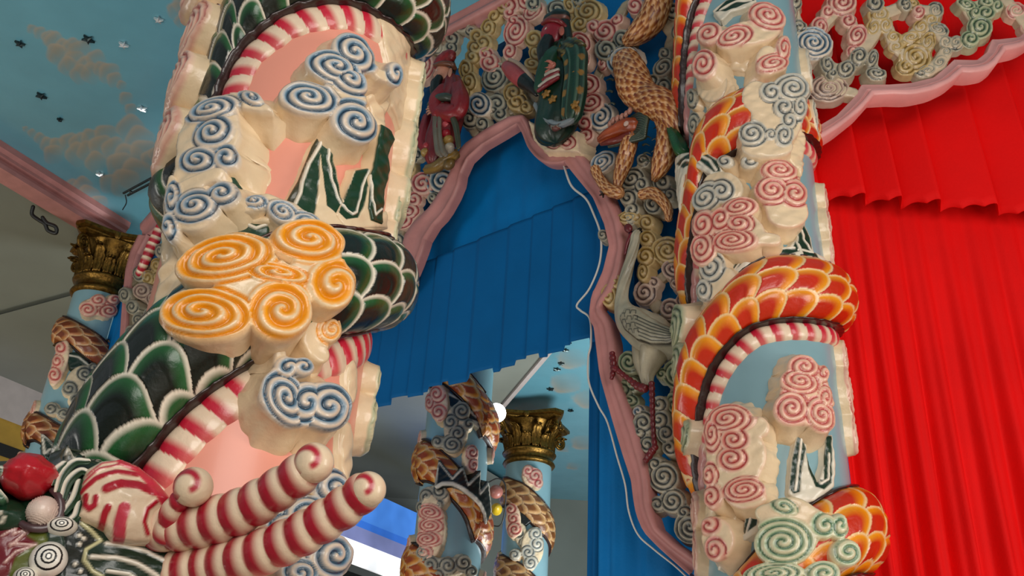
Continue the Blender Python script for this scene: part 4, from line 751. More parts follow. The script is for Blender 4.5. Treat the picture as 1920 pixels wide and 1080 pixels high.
# ================================================================ CEILINGS AND WALLS
def atz(x, y, z):
    v = ray(x, y); t = (z-EYE[2])/v[2]; return EYE+v*t
def atp(x, y, P, n):
    v = ray(x, y); return EYE+v*(((np.array(P)-EYE)@n)/(v@n))
ZC = 8.32
def ceil_paint():
    gx = np.r_[np.arange(-12.5, -8, .2), np.arange(-8, -2.6, .016), np.arange(-2.6, 6, .06)]; gy = np.r_[np.arange(2, 6, .2), np.arange(6, 12.2, .016), np.arange(12.2, 27, .06)]; nx, ny = len(gx), len(gy); X, Y = np.meshgrid(gx, gy, indexing='ij')
    base = c('#68a4b4'); col_ = np.tile(base, (nx, ny, 1)).astype(float)
    n1 = .5+.5*np.sin(X*.9+1.3*np.sin(Y*.7))*np.cos(Y*.6+np.sin(X*.5)); col_ = col_*(1-.25*n1[..., None])+c('#5a8494')*.25*n1[..., None]
    rng = random.Random(5)
    lit = c('#b9a48c'); mid = c('#8b8c82')
    puffs = []
    def P(x, y, r):
        q = atz(x, y, ZC); J = np.stack([(atz(x+2, y, ZC)-q)[:2]/2, (atz(x, y+2, ZC)-q)[:2]/2], 1); puffs.append((q[0], q[1], r, np.linalg.inv(J), J))
    for q in [(60,55,10),(75,62,13),(92,72,16),(102,78,20),(118,92,20),(112,105,22),(105,100,20),(140,115,22),(150,98,24),(135,88,18),(160,125,20),(172,138,22),(190,130,16),(205,138,22),(215,150,16),(180,112,20),(150,140,20),(128,125,20),(228,160,10),(236,185,14),(245,205,12)]: P(*q)
    for q in [(48,242,6),(60,250,9),(75,260,12),(90,272,16),(108,275,18),(100,290,20),(130,268,20),(150,270,22),(145,290,24),(165,285,22),(170,260,20),(198,256,24),(190,278,26),(215,282,26),(245,242,28),(262,265,30),(240,300,32),(270,290,30),(225,312,28),(285,300,22),(298,290,20),(180,305,22),(255,330,34),(235,345,30),(205,345,20)]: P(*q)
    for q in [(118,365,18),(135,355,20),(155,350,20),(165,370,24),(140,382,22),(185,385,20),(330,20,18),(345,10,22),(340,40,14),(315,240,18),(325,262,16),(100,350,12)]: P(*q)
    for i in range(60):
        r = rng.uniform(.15, .5); J = np.diag([.012, -.02]); puffs.append((rng.uniform(-2.2, 5), rng.uniform(8, 24), r*50, np.linalg.inv(J), J))
    k_ = 0
    for px, py, r, Ji, J in puffs:
        ex = np.abs(J).sum(1)*r*1.3; i0, i1 = np.searchsorted(gx, [px-ex[0], px+ex[0]]); j0, j1 = np.searchsorted(gy, [py-ex[1], py+ex[1]])
        if i1-i0 < 2 or j1-j0 < 2: continue
        ix, iy = slice(i0, i1), slice(j0, j1); k_ += 1
        q = np.stack([X[ix, iy]-px, Y[ix, iy]-py], -1)@Ji.T/r; xx, yy = q[..., 0], q[..., 1]; d = np.sqrt(xx*xx+yy*yy)*(1+.07*np.sin(np.arctan2(yy, xx)*4+k_))
        up = np.clip(.5-.45*yy-.30*xx, 0, 1); a = np.clip((1.0-d)/.14, 0, 1)*(.12+.75*up**1.3)
        rim = np.clip(d, 0, 1)**3*up; cc = mid*(1-rim[..., None])+lit*rim[..., None]; col_[ix, iy] = col_[ix, iy]*(1-a[..., None])+cc*a[..., None]
    return X, Y, col_
X, Y, cc = ceil_paint(); nx, ny = X.shape
V = np.stack([X, Y, 0*X+ZC], -1).reshape(-1, 3)
o = put('ceiling', V, grid_faces(nx, ny), cc.reshape(-1, 3), M_CEIL); struct(o)
# entablature from the left capital back along the hall
dB2 = np.array([-math.sin(math.radians(30)), -math.cos(math.radians(30)), 0]); nB2 = np.array([dB2[1], -dB2[0], 0])
Lp = np.array([BL.x, BL.y, 0]);
zt = 8.0
def beam(name, P, d, n, L, prof, m):
    P = np.array(P); V = [P+n*a+np.array([0, 0, z])+d*t for t in (0, L) for a, z in prof]; k = len(prof)
    return put(name, V, [(i, (i+1) % k, k+(i+1) % k, k+i) for i in range(k)]+[tuple(range(k)), tuple(range(2*k-1, k-1, -1))], None, m, smooth=False)
o = beam('trim_1', Lp+np.array([0, 0, 0]), dB2, nB2, 9, [(-.15, 8.02), (-.15, 8.08), (-.11, 8.09), (-.11, 8.14), (-.16, 8.16), (-.16, 8.20), (-.2, 8.24), (-.2, 8.33), (.2, 8.33), (.2, 8.24), (.16, 8.20), (.11, 8.14), (.15, 8.08), (.15, 8.02)], M_FRAME); struct(o)
# side-aisle ceilings, lower than the painted one
sgn = 1 if (nB2@(atz(0, 560, 8.0)-Lp)) > 0 else -1
A0 = Lp+nB2*sgn*.16; 
o = put('ceiling_aisle_left', [A0+dB2*9+[0, 0, 8.1], A0-dB2*16+[0, 0, 8.1], A0-dB2*16+nB2*sgn*12+[0, 0, 8.1], A0+dB2*9+nB2*sgn*12+[0, 0, 8.1]], [(0, 1, 2, 3)], None, M_GREY); struct(o)
g0, g1 = atz(1072, 606, 8.05), atz(944, 757, 8.05); gd = (g1-g0); gd[2] = 0; gd /= np.linalg.norm(gd); gl = np.array([-gd[1], gd[0], 0]); gl = gl if gl[0] < 0 else -gl
o = put('ceiling_aisle_back', [g0-gd*1.2, g0+gd*9, g0+gd*9+gl*14, g0-gd*1.2+gl*4], [(0, 1, 2, 3)], None, M_GREY); struct(o)
# beaded edge between grey and sky ceilings
o = beam('trim_4', g0-gd*1.2-[0, 0, g0[2]], gd, gl, 9, [(-.05, 8.0), (-.05, 8.33), (.03, 8.33), (.03, 8.0)], M_WHITE); struct(o)
# back walls
w0 = atz(0, 700, 8.1); w1 = w0-dB2*22; 
nW = nB2*sgn
def wallband(name, z0, z1, m, off=0):
    return struct(put(name, [w0+dB2*6-nW*off+[0, 0, z0-w0[2]], w1-nW*off+[0, 0, z0-w0[2]], w1-nW*off+[0, 0, z1-w0[2]], w0+dB2*6-nW*off+[0, 0, z1-w0[2]]], [(0, 1, 2, 3)], None, m))
zz = lambda x, y: atp(x, y, w0, nB2)[2]
wallband('wall_left', 0, 8.1, M_YEL)
wallband('trim_5', zz(20, 792), 8.1, M_WHITE, .03)
wallband('trim_6', zz(20, 862), zz(20, 838), M_BLK, .03)
bwy = 23.0
struct(put('wall_back', [[-14, bwy, 0], [8, bwy, 0], [8, bwy, 9], [-14, bwy, 9]], [(0, 1, 2, 3)], None, M_GREY))
struct(put('wall_right', [[6.0, -6, 0], [6.0, 24, 0], [6.0, 24, 9], [6.0, -6, 9]], [(0, 1, 2, 3)], None, M_GREY))
struct(put('floor', [[-14, -6, 0], [8, -6, 0], [8, 24, 0], [-14, 24, 0]], [(0, 1, 2, 3)], None, M_FLOOR))
# stars fixed on the painted ceiling
def star(x, y, R_, rot, label, gp, m=None):
    p = atz(x, y, ZC) ; V = [[p[0], p[1], ZC-.05]]
    for k in range(10):
        r = R_ if k % 2 == 0 else R_*.42; a = rot+k*math.pi/5; V.append([p[0]+r*math.cos(a), p[1]+r*math.sin(a), ZC-.03])
    V += [[v[0], v[1], ZC-.005] for v in V[1:]]
    F_ = [(0, 1+k, 1+(k+1) % 10) for k in range(10)]+[(1+k, 11+k, 11+(k+1) % 10, 1+(k+1) % 10) for k in range(10)]
    o = put('ceiling_star', V, F_, None, m or M_STAR, smooth=False); tag(o, label, 'star', gp)
gp = 'foil stars on the painted sky ceiling'
for x, y, r, lb_ in [(78, 178, .058, 'dark ceiling star below the upper painted cloud, alone on plain blue'), (166, 72, .062, 'dark ceiling star just above the right end of the upper painted cloud'), (38, 80, .05, 'leftmost ceiling star, near the photo edge beside a shiny patch'), (232, 82, .05, 'glinting ceiling star right of the upper painted cloud'), (298, 35, .045, 'small ceiling star nearest the top of the front column'), (267, 202, .05, 'glinting ceiling star above the tallest painted cloud'), (188, 325, .045, 'glinting ceiling star low in front of the big painted cloud bank'), (113, 222, .03, 'tiny ceiling star faint between the two painted cloud banks')]:
    star(x, y, r*1.1, x*.7, lb_, gp, M_STARGLINT if 'glint' in lb_ or 'nearest' in lb_ else None)
for i, (x, y, r, t_) in enumerate([(1044, 691, .07, 'lower left star of the pair above the distant gold capital through the arch'), (1052, 680, .06, 'upper right star of the pair above the distant gold capital through the arch'), (1032, 728, .07, 'lone star nearest the top of the distant gold capital'), (1066, 640, .06, 'star touching the edge of the blue side curtain, highest through the arch'),
    (1070, 768, .06, 'lowest star through the arch, right of the distant gold capital'), (1060, 655, .06, 'lower star of the close pair just under the valance corner'), (1049, 648, .05, 'upper left star of the close pair just under the valance corner')]): star(x, y, r, i, t_, gp)
# curtain track hung under the ceiling
p0, p1 = atd(232, 362, 9.5), atd(350, 298, 9.0); p2, p3 = atd(240, 366, 9.5), atd(356, 306, 9.0)
tr = thing('hanging_track', 'thin black metal double rail hanging under the painted sky beside the front column', 'rail', p0)
for a, b in ((p0, p1), (p2, p3)): sweep('rail', np.linspace(a, b, 8), np.full(8, .012), None, None, solid(c('#20201e')), tr, 1, 8, M_DARK)
for t in (.08, .42, .8): sweep('cross_bar', np.linspace(p0+(p1-p0)*t, p2+(p3-p2)*t, 4), np.full(4, .012), None, None, solid(c('#20201e')), tr, 1, 8, M_DARK)
sweep('hook_wire', cr([atd(235, 366, 9.5), atd(237, 380, 9.5), atd(230, 393, 9.5)], 4), np.full(9, .006), None, None, solid(c('#20201e')), tr, 1, 6, M_DARK)
# bracket scroll by the left capital
sb_ = sweep('iron_scroll', cr([atd(x, y, 1*np.dot(atz(62, 388, 8.03)-EYE, _f)) for x, y in [(62, 388), (60, 402), (72, 412), (84, 420), (90, 432), (105, 437), (104, 425), (88, 418), (80, 408)]], 5), np.full(41, .025), None, None, solid(c('#141412')), None, 1, 10, M_BLK)
tag(sb_, 'black curled iron scroll under the beam left of the gold capital', 'scroll')
# dark window frame under glowing wall and blue cornice bands, far behind
wy = 15.0
def atY(x, y, Y_): v = ray(x, y); return EYE+v*((Y_-EYE[1])/v[1])
#==
# ---------------------------------------------------------------- lit wall far behind, its light made as glowing bands
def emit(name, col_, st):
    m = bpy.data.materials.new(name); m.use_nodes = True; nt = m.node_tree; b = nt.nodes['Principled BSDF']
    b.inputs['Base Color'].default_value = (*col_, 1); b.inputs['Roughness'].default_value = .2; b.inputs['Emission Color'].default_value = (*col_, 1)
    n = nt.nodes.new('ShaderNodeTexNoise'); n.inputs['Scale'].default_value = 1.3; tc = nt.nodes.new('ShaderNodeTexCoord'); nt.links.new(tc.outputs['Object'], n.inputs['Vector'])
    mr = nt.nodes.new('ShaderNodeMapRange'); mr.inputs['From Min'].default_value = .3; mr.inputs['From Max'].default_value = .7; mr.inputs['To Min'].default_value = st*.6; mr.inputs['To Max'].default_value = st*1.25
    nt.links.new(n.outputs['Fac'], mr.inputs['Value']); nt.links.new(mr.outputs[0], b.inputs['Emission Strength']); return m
wO = atd(720, 1000, 20); dW = np.array([math.sin(math.radians(30)), math.cos(math.radians(30)), 0]); nW2 = np.array([dW[1], -dW[0], 0])
PW = Pl([wO[0], wO[1], 0], dW, nW2)
def quad(name, pts, h0, th, m, parent=None):
    V = [PW.pt(*[np.array([q]) for q in (*PW.hit(x, y, h0), h0)])[0] for x, y in pts]; n = len(V); V += [v+nW2*th for v in V]
    return put(name, V, [tuple(range(n))[::-1], tuple(range(n, 2*n))]+[(i, (i+1) % n, n+(i+1) % n, n+i) for i in range(n)], None, m, parent, smooth=False)
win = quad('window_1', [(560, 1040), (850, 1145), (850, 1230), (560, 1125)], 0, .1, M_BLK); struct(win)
for nm, pts, m_ in [('cornice_glow', [(560, 905), (590, 900), (660, 918), (720, 936), (790, 968), (850, 1000), (850, 1048), (560, 930)], emit('glowing_blue_cornice', c('#4a86e0'), .6)), ('blue_band_glow', [(560, 930), (850, 1048), (850, 1062), (560, 944)], emit('glowing_blue_band', c('#3a74d8'), .55)),
                    ('lavender_wall_glow', [(560, 944), (850, 1062), (850, 1088), (560, 975)], emit('glowing_lavender_wall', c('#8086b8'), .55)), ('white_band_glow', [(560, 975), (850, 1088), (850, 1130), (560, 1020)], emit('glowing_white_band', c('#f4f4f6'), 1.0))]:
    quad(nm, pts, .02, .06, m_, win)  # light on the wall and cornice put in as glowing bands
lamp = sblob('ceiling_light', PW, 931, 774, 12, 11, .3, .15, flatc(c('#ffffff')), m=emit('lamp_glow', c('#ffffff'), 6)); tag(lamp, 'small round glowing lamp between the two columns seen through the arch', 'lamp')
q_ = atd(931, 774, 15.5); lamp.location = Vector(q_)-Vector(PW.pt(*[np.array([z]) for z in (*PW.hit(931, 774, .3), .3)])[0]); 
yl = blob('paper_lantern', atd(931, 955, 15.2), np.diag([.09, .17, .09]), flatc(c('#d8b41c')), M_OLD); tag(yl, 'yellow round lantern hanging between the two columns seen through the arch', 'lantern')
blob('lantern_cap', atd(930, 922, 15.2), np.diag([.11, .10, .11]), flatc(c('#a8665a')), M_OLD, yl)
sweep('lantern_frame', cr([atd(x, y, 15.2) for x, y in [(915, 905), (935, 897), (948, 912), (946, 960), (938, 985), (920, 985)]], 5), np.full(26, .012), None, None, solid(c('#1a1816')), yl, 1, 6, M_BLK)

# ================================================================ DRAGON HEAD at the foot of the front column
hd = math.radians(22); HO = atd(150, 950, 2.36)
PH = Pl([HO[0], HO[1], 0], [math.cos(hd), math.sin(hd), 0], [math.sin(hd), -math.cos(hd), 0])
DG = c('#0c2a19'); DK = c('#0b1712'); RB = c('#b01228'); DR = c('#6d0f1c')
head = relief('dragon_head', PH, fcol, [('p', [(-60, 925), (40, 940), (100, 905), (128, 862), (165, 858), (200, 870), (220, 1000), (290, 1020), (370, 1062), (420, 1110), (-60, 1120)])], thick=.12, res=.004, base=DG, side=DG, dome=.05, flare=.3, k=.01,
   fill=[([(15, 1035), (45, 1010), (80, 990), (90, 1020), (60, 1080), (20, 1100)], c('#5c6420')), ([(-20, 995), (60, 975), (85, 985), (50, 1010), (70, 1025), (30, 1050), (15, 1085), (-20, 1100)], DR), ([(120, 1000), (150, 985), (190, 1018), (158, 1040), (168, 1085), (120, 1085)], DK)],
   lines=[([(152, 988), (172, 1003), (188, 1018), (160, 1036), (157, 1056), (172, 1075), (190, 1085)], 6, c('#d9d2a0')), ([(198, 1023), (235, 1027), (275, 1038), (315, 1058), (350, 1088)], 7, WL), ([(170, 1050), (215, 1050), (255, 1062), (290, 1082), (310, 1100)], 8, WL), ([(200, 1075), (240, 1080), (270, 1100)], 6, WL), ([(125, 893), (120, 912), (125, 930), (120, 955)], 4, WL), ([(20, 1030), (50, 1003), (80, 986)], 4, c('#e0b9ae')), ([(10, 1060), (30, 1040), (68, 1028), (20, 1025)], 4, c('#e0b9ae')), ([(5, 1010), (30, 995), (26, 1008), (45, 1000)], 4, c('#e0b9ae'))]
   +[([(x, y), (x+.5, y+.5)], 7, WL) for x, y in [(148, 1010), (156, 1015), (148, 1026), (140, 1062), (150, 1075), (3, 972), (7, 980), (2, 985)]])
relief('snout', PH, head, [('e', 5, 968, 58, 34, 0)], thick=.14, res=.005, base=c('#103420'), side=DG, dome=.05, lines=[([(-10, 938), (30, 938)], 5, DK)]+[([(x, y), (x+1, y)], 6, WL) for x, y in [(2, 970), (8, 978), (3, 984)]])
sh = relief('striped_ear', PH, head, [('p', [(147, 925), (160, 882), (190, 864), (228, 862), (262, 876), (292, 900), (322, 938), (300, 968), (292, 1000), (282, 1018), (250, 1018), (212, 1014), (196, 992), (160, 978), (144, 970), (152, 948)])], thick=.17, res=.0035, base=c('#eed5b6'), side=c('#e6c8a8'), dome=.06, flare=.1, k=.01,
   lines=[([(150, 926), (178, 905), (215, 893), (255, 897)], 11, RB), ([(154, 910), (185, 886), (225, 876), (255, 884)], 5, c('#c03848')), ([(163, 896), (190, 874), (222, 868)], 4, c('#c03848')), ([(198, 926), (225, 917), (255, 918), (285, 930)], 18, RB), ([(232, 868), (262, 882), (290, 915), (308, 940)], 27, c('#cc2c40')), ([(190, 988), (194, 972), (200, 960)], 14, RB), ([(222, 1012), (223, 985), (230, 962)], 23, c('#c83a4c')), ([(160, 935), (158, 950), (166, 960), (176, 954), (178, 940)], 11, RB), ([(275, 1005), (268, 985), (274, 962), (290, 948)], 9, RB)])
def tube3(name, pts, colf, parent, nseg=36, m=None, flat=1):
    P = np.array([[*atd(x, y, d), r*d/FPX] for x, y, r, d in pts]); Q = cr(P, 10)
    return sweep(name, Q[:, :3], Q[:, 3], None, None, colf, parent, flat, nseg, m)
tube3('horn', [(285, 985, 42, 2.30), (330, 986, 43, 2.27), (400, 976, 41, 2.22), (465, 952, 38, 2.18), (525, 915, 35, 2.15), (568, 886, 34, 2.13)], hornf(.060, .007), head)
tube3('horn', [(345, 1072, 43, 2.28), (400, 1060, 41, 2.24), (470, 1043, 39, 2.18), (545, 1012, 37, 2.14), (610, 975, 35, 2.11), (658, 942, 33, 2.09), (682, 922, 32, 2.08)], hornf(.058, .007), head)
tube3('red_gum', [(280, 1010, 20, 2.33), (330, 1030, 30, 2.32), (390, 1062, 30, 2.32), (430, 1090, 20, 2.3)], solid(c('#a30f1f')), head)
def swirlball(x, y, r, d, rot=0):
    Rr = r*d/FPX; cr_, red = c('#ecd3b2'), c('#b3142e')
    def f(dv):
        X_, Y_ = dv[..., 0]+.30, dv[..., 1]-.12; rr = np.sqrt(X_**2+Y_**2); an = (np.arctan2(Y_, X_)+1.9) % (2*math.pi)
        tgt = .26+.10*an; k = np.clip(1.5-np.abs(rr-tgt)/.17, 0, 1)*np.clip((an-.5)*2, 0, 1)*(dv[..., 2] > -.1)
        return cr_*(1-k[..., None])+red*k[..., None], -.03*k
    v = atd(x, y, d)-EYE; v /= np.linalg.norm(v); rt = np.cross(v, [0, 0, 1]); rt /= np.linalg.norm(rt); up = np.cross(rt, v)
    return blob('horn_tip', atd(x, y, d), [rt*Rr, up*Rr, -v*Rr], f, None, head, 48, 64)
swirlball(588, 868, 38, 2.12); swirlball(690, 918, 34, 2.07, .5)
tube3('horn', [(312, 1000, 22, 2.24), (320, 965, 19, 2.22), (335, 940, 17, 2.20)], hornf(.06, .005), head)
swirlball(362, 913, 37, 2.19, 0)
def eye(x, y, rx, ry, rot=0):
    wht, blk = c('#f1ece0'), c('#0d0f12')
    def f(dv):
        r = np.sqrt(dv[..., 0]**2+dv[..., 1]**2); k = ((r > .97) | ((r < .70) & (r > .60)) | ((r < .40) & (r > .30)) | ((r < .18) & (r > .10))) & (dv[..., 2] > -.1) | (dv[..., 2] <= -.1)
        k = np.asarray(k, float)[..., None]; return wht*(1-k)+blk*k, 0.0
    return sblob('eye', PH, x, y, rx, ry, .15, .055, f, head, rot, None, 150, 150)
eyes = [eye(115, 990, 30, 20, 8), eye(91, 1051, 36, 36), eye(48, 1084, 24, 20)]
sblob('red_pearl', PH, 50, 893, 50, 42, .15, .09, lambda dv: (c('#b80d20')+0*dv[..., :1], .05*np.sin(dv[..., 0]*9+dv[..., 1]*5)*np.cos(dv[..., 1]*8)+.16*np.clip(dv[..., 0], 0, 1)**6+.12*np.clip(-dv[..., 1]*.9+dv[..., 0]*.3, 0, 1)**6-.06*np.abs(np.sin(2*np.arctan2(dv[..., 1], dv[..., 0])))), head, 8)
relief('leaf', PH, head, [('p', [(-20, 905), (0, 915), (14, 932), (4, 942), (-20, 935)]), ('p', [(-20, 872), (5, 870), (20, 882), (2, 890), (-20, 890)])], thick=.20, res=.004, base=c('#2c5538'), side=DG, lines=[([(-15, 908), (2, 918), (12, 931)], 4, WL), ([(-10, 872), (18, 881), (2, 889)], 3, WL)])
sblob('fur_tuft', PH, 80, 960, 30, 29, .16, .05, lambda dv: (c('#e6cfc0')*(1-.25*np.clip(dv[..., :1]+.2, 0, 1))+c('#b07468')*.25*np.clip(dv[..., :1]+.2, 0, 1), .05*np.sin(dv[..., 0]*40)*np.sin(dv[..., 1]*36)), head, 35, None, 60, 80)
tube('nostril_rim', PH, [(45, 968, 7, .15), (40, 980, 7, .16), (60, 990, 8, .17), (92, 988, 9, .17), (112, 965, 9, .17), (112, 935, 8, .17), (98, 920, 6, .16)], solid(c('#4a3436')), head, nseg=14)
for k, P_ in enumerate([[(108, 920), (118, 890), (140, 868), (165, 866)], [(118, 935), (128, 905), (150, 885), (166, 888)], [(122, 960), (140, 935), (150, 905)], [(118, 985), (142, 970), (150, 945)], [(100, 905), (106, 885), (120, 872)]]):
    tube('mane_lock', PH, [(x, y, 9-abs(i-1.3)*2.5, .17) for i, (x, y) in enumerate(P_)], lambda U, A, t: (np.where((np.abs(np.sin(A*.5+.3)) > .94)[..., None], WL, c('#123a22')+0*U[..., None]), .002*np.sin(A*5)), head, nseg=20)
relief('back_fin', PH, head, [('p', [(118, 852), (126, 830), (138, 855), (160, 852), (150, 870), (120, 880)])], thick=.1, res=.005, base=c('#0e2418'), lines=[([(120, 870), (128, 838), (140, 862)], 3, WL)])

# ================================================================ STATUES, DRAGON AND CRANE ON THE ARCH
SK = c('#c2866c'); BKc = c('#0b0a09'); MR = c('#7c0e18'); GD = c('#8c6420'); GG = c('#123222')
def base_at(sf, px, py, h=0): q = sf.hit(px, py, h); return sf.pt(np.array([q[0]]), np.array([q[1]]), np.array([h]))[0]
def cloth_f(col, col2=None, n=7, amp=.006):
    def f(U, A, t):
        k = (.5+.5*np.sin(A*n+U*9))[..., None]; return (col*(1-.45*k)+(col2 if col2 is not None else col*.5)*.45*k), amp*np.sin(A*n+U*9)
    return f
def faced(name, x, y, rx, ry, h, skin, parent, turn=-.5, beard=None):
    """a head with brow, nose, lips, eyes and cheeks, turned by `turn`"""
    def f(dv):
        X, Y_, Z = dv[..., 0], dv[..., 1], dv[..., 2]
        a = np.arctan2(X, Z)-turn; fr = np.cos(a) > 0
        g = lambda cx, cy, sx, sy: np.exp(-((a-cx)/sx)**2-((Y_-cy)/sy)**2)
        d = .20*g(0, -.08, .16, .22)+.07*g(0, .30, .6, .09)-.07*g(.38, .12, .17, .10)-.07*g(-.38, .12, .17, .10)+.05*g(.5, -.2, .25, .22)+.05*g(-.5, -.2, .25, .22)+.06*g(0, -.42, .22, .06)+.06*g(0, -.56, .22, .06)+.07*g(0, -.82, .3, .15)
        col = np.tile(skin, X.shape+(1,)); e = ((g(.38, .12, .13, .05)+g(-.38, .12, .13, .05)) > .5)[..., None]; col = np.where(e, c('#e8e0d0'), col)
        e = ((g(.38, .12, .05, .045)+g(-.38, .12, .05, .045)) > .5)[..., None]; col = np.where(e, BKc, col); b = ((g(.38, .30, .22, .05)+g(-.38, .30, .22, .05)) > .55)[..., None]; col = np.where(b, BKc, col)
        m_ = (g(0, -.49, .18, .07) > .5)[..., None]; col = np.where(m_, c('#7a2020'), col)
        return col, d
    return sblob(name, PA, x, y, rx, ry, h, rx*.0034, f, parent, 0, M_OLD, 56, 72)
def hand(x, y, h, s, skin, parent, rot=0):
    hn = sblob('hand', PA, x, y, 7*s, 6*s, h, .02*s, flatc(skin), parent, rot, M_OLD, 16, 20)
    for k in range(4):
        a = math.radians(rot+180-25+k*16); L = (9, 11, 10.5, 8.5)[k]*s
        ox, oy = x+math.cos(a)*5*s, y-math.sin(a)*5*s-(k-1.5)*-2.6*s
        tube('finger', PA, [(ox, oy, 2.0*s, h+.012), (ox+math.cos(a)*L*.6, oy-math.sin(a)*L*.6, 1.9*s, h+.02), (ox+math.cos(a)*L*.95, oy-math.sin(a)*L*.8+2.5*s, 1.5*s, h+.008)], solid(skin), hn, nseg=8, m=M_OLD, n=4)
    tube('thumb', PA, [(x+2*s, y-4*s, 2.3*s, h+.014), (x-3*s, y-8*s, 2.1*s, h+.026), (x-7*s, y-8.5*s, 1.7*s, h+.024)], solid(skin), hn, nseg=8, m=M_OLD, n=4)
    return hn
s1 = thing('deity_statue', 'bearded statue in a red robe and red cap standing on the left of the arch', 'statue', base_at(PA, 830, 300, .1))
H = .16
tube('robe', PA, [(846, 158, 15, H), (848, 178, 22, H), (842, 205, 25, H), (836, 235, 27, H), (828, 262, 27, H), (820, 288, 20, H)], cloth_f(MR, c('#3a0810'), 8, .008), s1, flat=.75, nseg=40, m=M_OLD)
tube('sleeve', PA, [(858, 165, 11, H+.03), (862, 188, 14, H+.06), (860, 208, 14, H+.07), (846, 212, 13, H+.09), (828, 208, 11, H+.10)], cloth_f(c('#8a0f1a'), MR, 5, .005), s1, flat=.8, nseg=28, m=M_OLD)
tube('sleeve', PA, [(832, 172, 13, H+.05), (822, 186, 14, H+.08), (820, 200, 13, H+.09), (822, 210, 10, H+.10)], cloth_f(c('#8a0f1a'), MR, 5, .005), s1, flat=.8, nseg=28, m=M_OLD)
tube('neck', PA, [(838, 162, 7, H), (834, 148, 7, H)], solid(SK), s1, nseg=14, m=M_OLD)
hd1 = faced('head', 830, 136, 14, 20, H+.02, SK, s1, -.75)
sblob('ear', PA, 844, 136, 3.5, 8, H+.055, .012, flatc(SK*.95), hd1, 0, M_OLD, 14, 16)
sblob('hair', PA, 842, 136, 12, 20, H-.01, .035, flatc(BKc), hd1, 0, M_OLD)
sblob('cap', PA, 834, 113, 19, 13, H+.01, .06, lambda dv: (c('#8e1a1c')*(1-.3*(np.sin(dv[..., :1]*20) > .3)), .05*np.sin(dv[..., 0]*14)*np.sin(dv[..., 1]*12)), hd1, 5, M_OLD)
tube('cap_band', PA, [(816, 122, 3, H+.05), (828, 119, 3.5, H+.075), (846, 120, 3.5, H+.05), (853, 128, 3, H+.01)], solid(c('#6b3a20')), hd1, nseg=10, m=M_OLD)
tube('beard', PA, [(823, 148, 6, H+.06), (818, 160, 8, H+.07), (817, 174, 7, H+.08), (821, 188, 3, H+.08)], cloth_f(BKc, c('#2a2622'), 9, .003), hd1, nseg=20, m=M_OLD)
tube('moustache', PA, [(819, 146, 2, H+.07), (811, 152, 2, H+.07), (808, 162, 1.2, H+.07)], solid(BKc), hd1, nseg=8, m=M_OLD)
tube('belt', PA, [(806, 196, 4, H+.06), (818, 186, 6, H+.10), (836, 182, 6, H+.12), (852, 186, 4, H+.09)], solid(c('#3c4438')), s1, nseg=14, m=M_OLD)
for X0, W_ in ((820, 5), (828, 4)):
    tube('scarf', PA, [(X0, 196, W_, H+.11), (X0-4, 225, W_, H+.11), (X0-3, 255, W_, H+.11), (X0+2, 282, W_+1, H+.11), (X0+8, 290, W_, H+.10)], cloth_f(c('#6c675a'), c('#6a4420'), 4, .002), s1, flat=.5, nseg=14, m=M_OLD)
tube('embroidered_sash', PA, [(846, 215, 4, H+.1), (854, 235, 5, H+.1), (858, 258, 5, H+.1), (860, 276, 4, H+.09)], cloth_f(c('#2a3020'), c('#6c6038'), 9, .003), s1, flat=.5, nseg=16, m=M_OLD)
tube('embroidered_sash', PA, [(782, 212, 4, H), (783, 232, 5, H), (782, 252, 5, H), (790, 268, 4, H)], cloth_f(c('#2a3020'), c('#6c6038'), 9, .003), s1, flat=.5, nseg=16, m=M_OLD)
tube('robe_tail', PA, [(800, 222, 8, H-.02), (796, 245, 10, H-.02), (794, 268, 10, H-.02), (800, 278, 7, H-.02)], cloth_f(c('#8a1020'), c('#4a0810'), 6, .004), s1, flat=.7, nseg=24, m=M_OLD)
for x, y, r, q in [(836, 236, 8, '#b84a50'), (836, 252, 8, '#a01828'), (840, 264, 9, '#a07c3a'), (802, 274, 7, '#a83038'), (798, 286, 7, '#a08040'), (842, 278, 9, '#a89c88')]: sblob('ornament', PA, x, y, r, r*.9, H+.06, .04, lambda dv, q=q: (c(q)+0*dv[..., :1], .08*np.sin(dv[..., 0]*12)*np.sin(dv[..., 1]*12)), s1, 0, M_OLD, 20, 24)
tube('red_flower', PA, [(760, 206, 5, .1), (768, 204, 7, .12), (776, 210, 5, .1)], solid(c('#b04a3a')), s1, nseg=14, m=M_OLD)
tube('gilded_foot', PA, [(802, 318, 7, H-.02), (820, 312, 8, H), (838, 298, 9, H), (852, 290, 8, H)], cloth_f(c('#8c6c2c'), c('#3c2c10'), 6, .005), s1, nseg=20, m=M_OLD)
sblob('gilded_foot', PA, 842, 308, 10, 9, H, .04, flatc(c('#6a5020')), s1, 0, M_OLD, 18, 20)
hand(812, 206, H+.11, .8, SK, s1, 0)

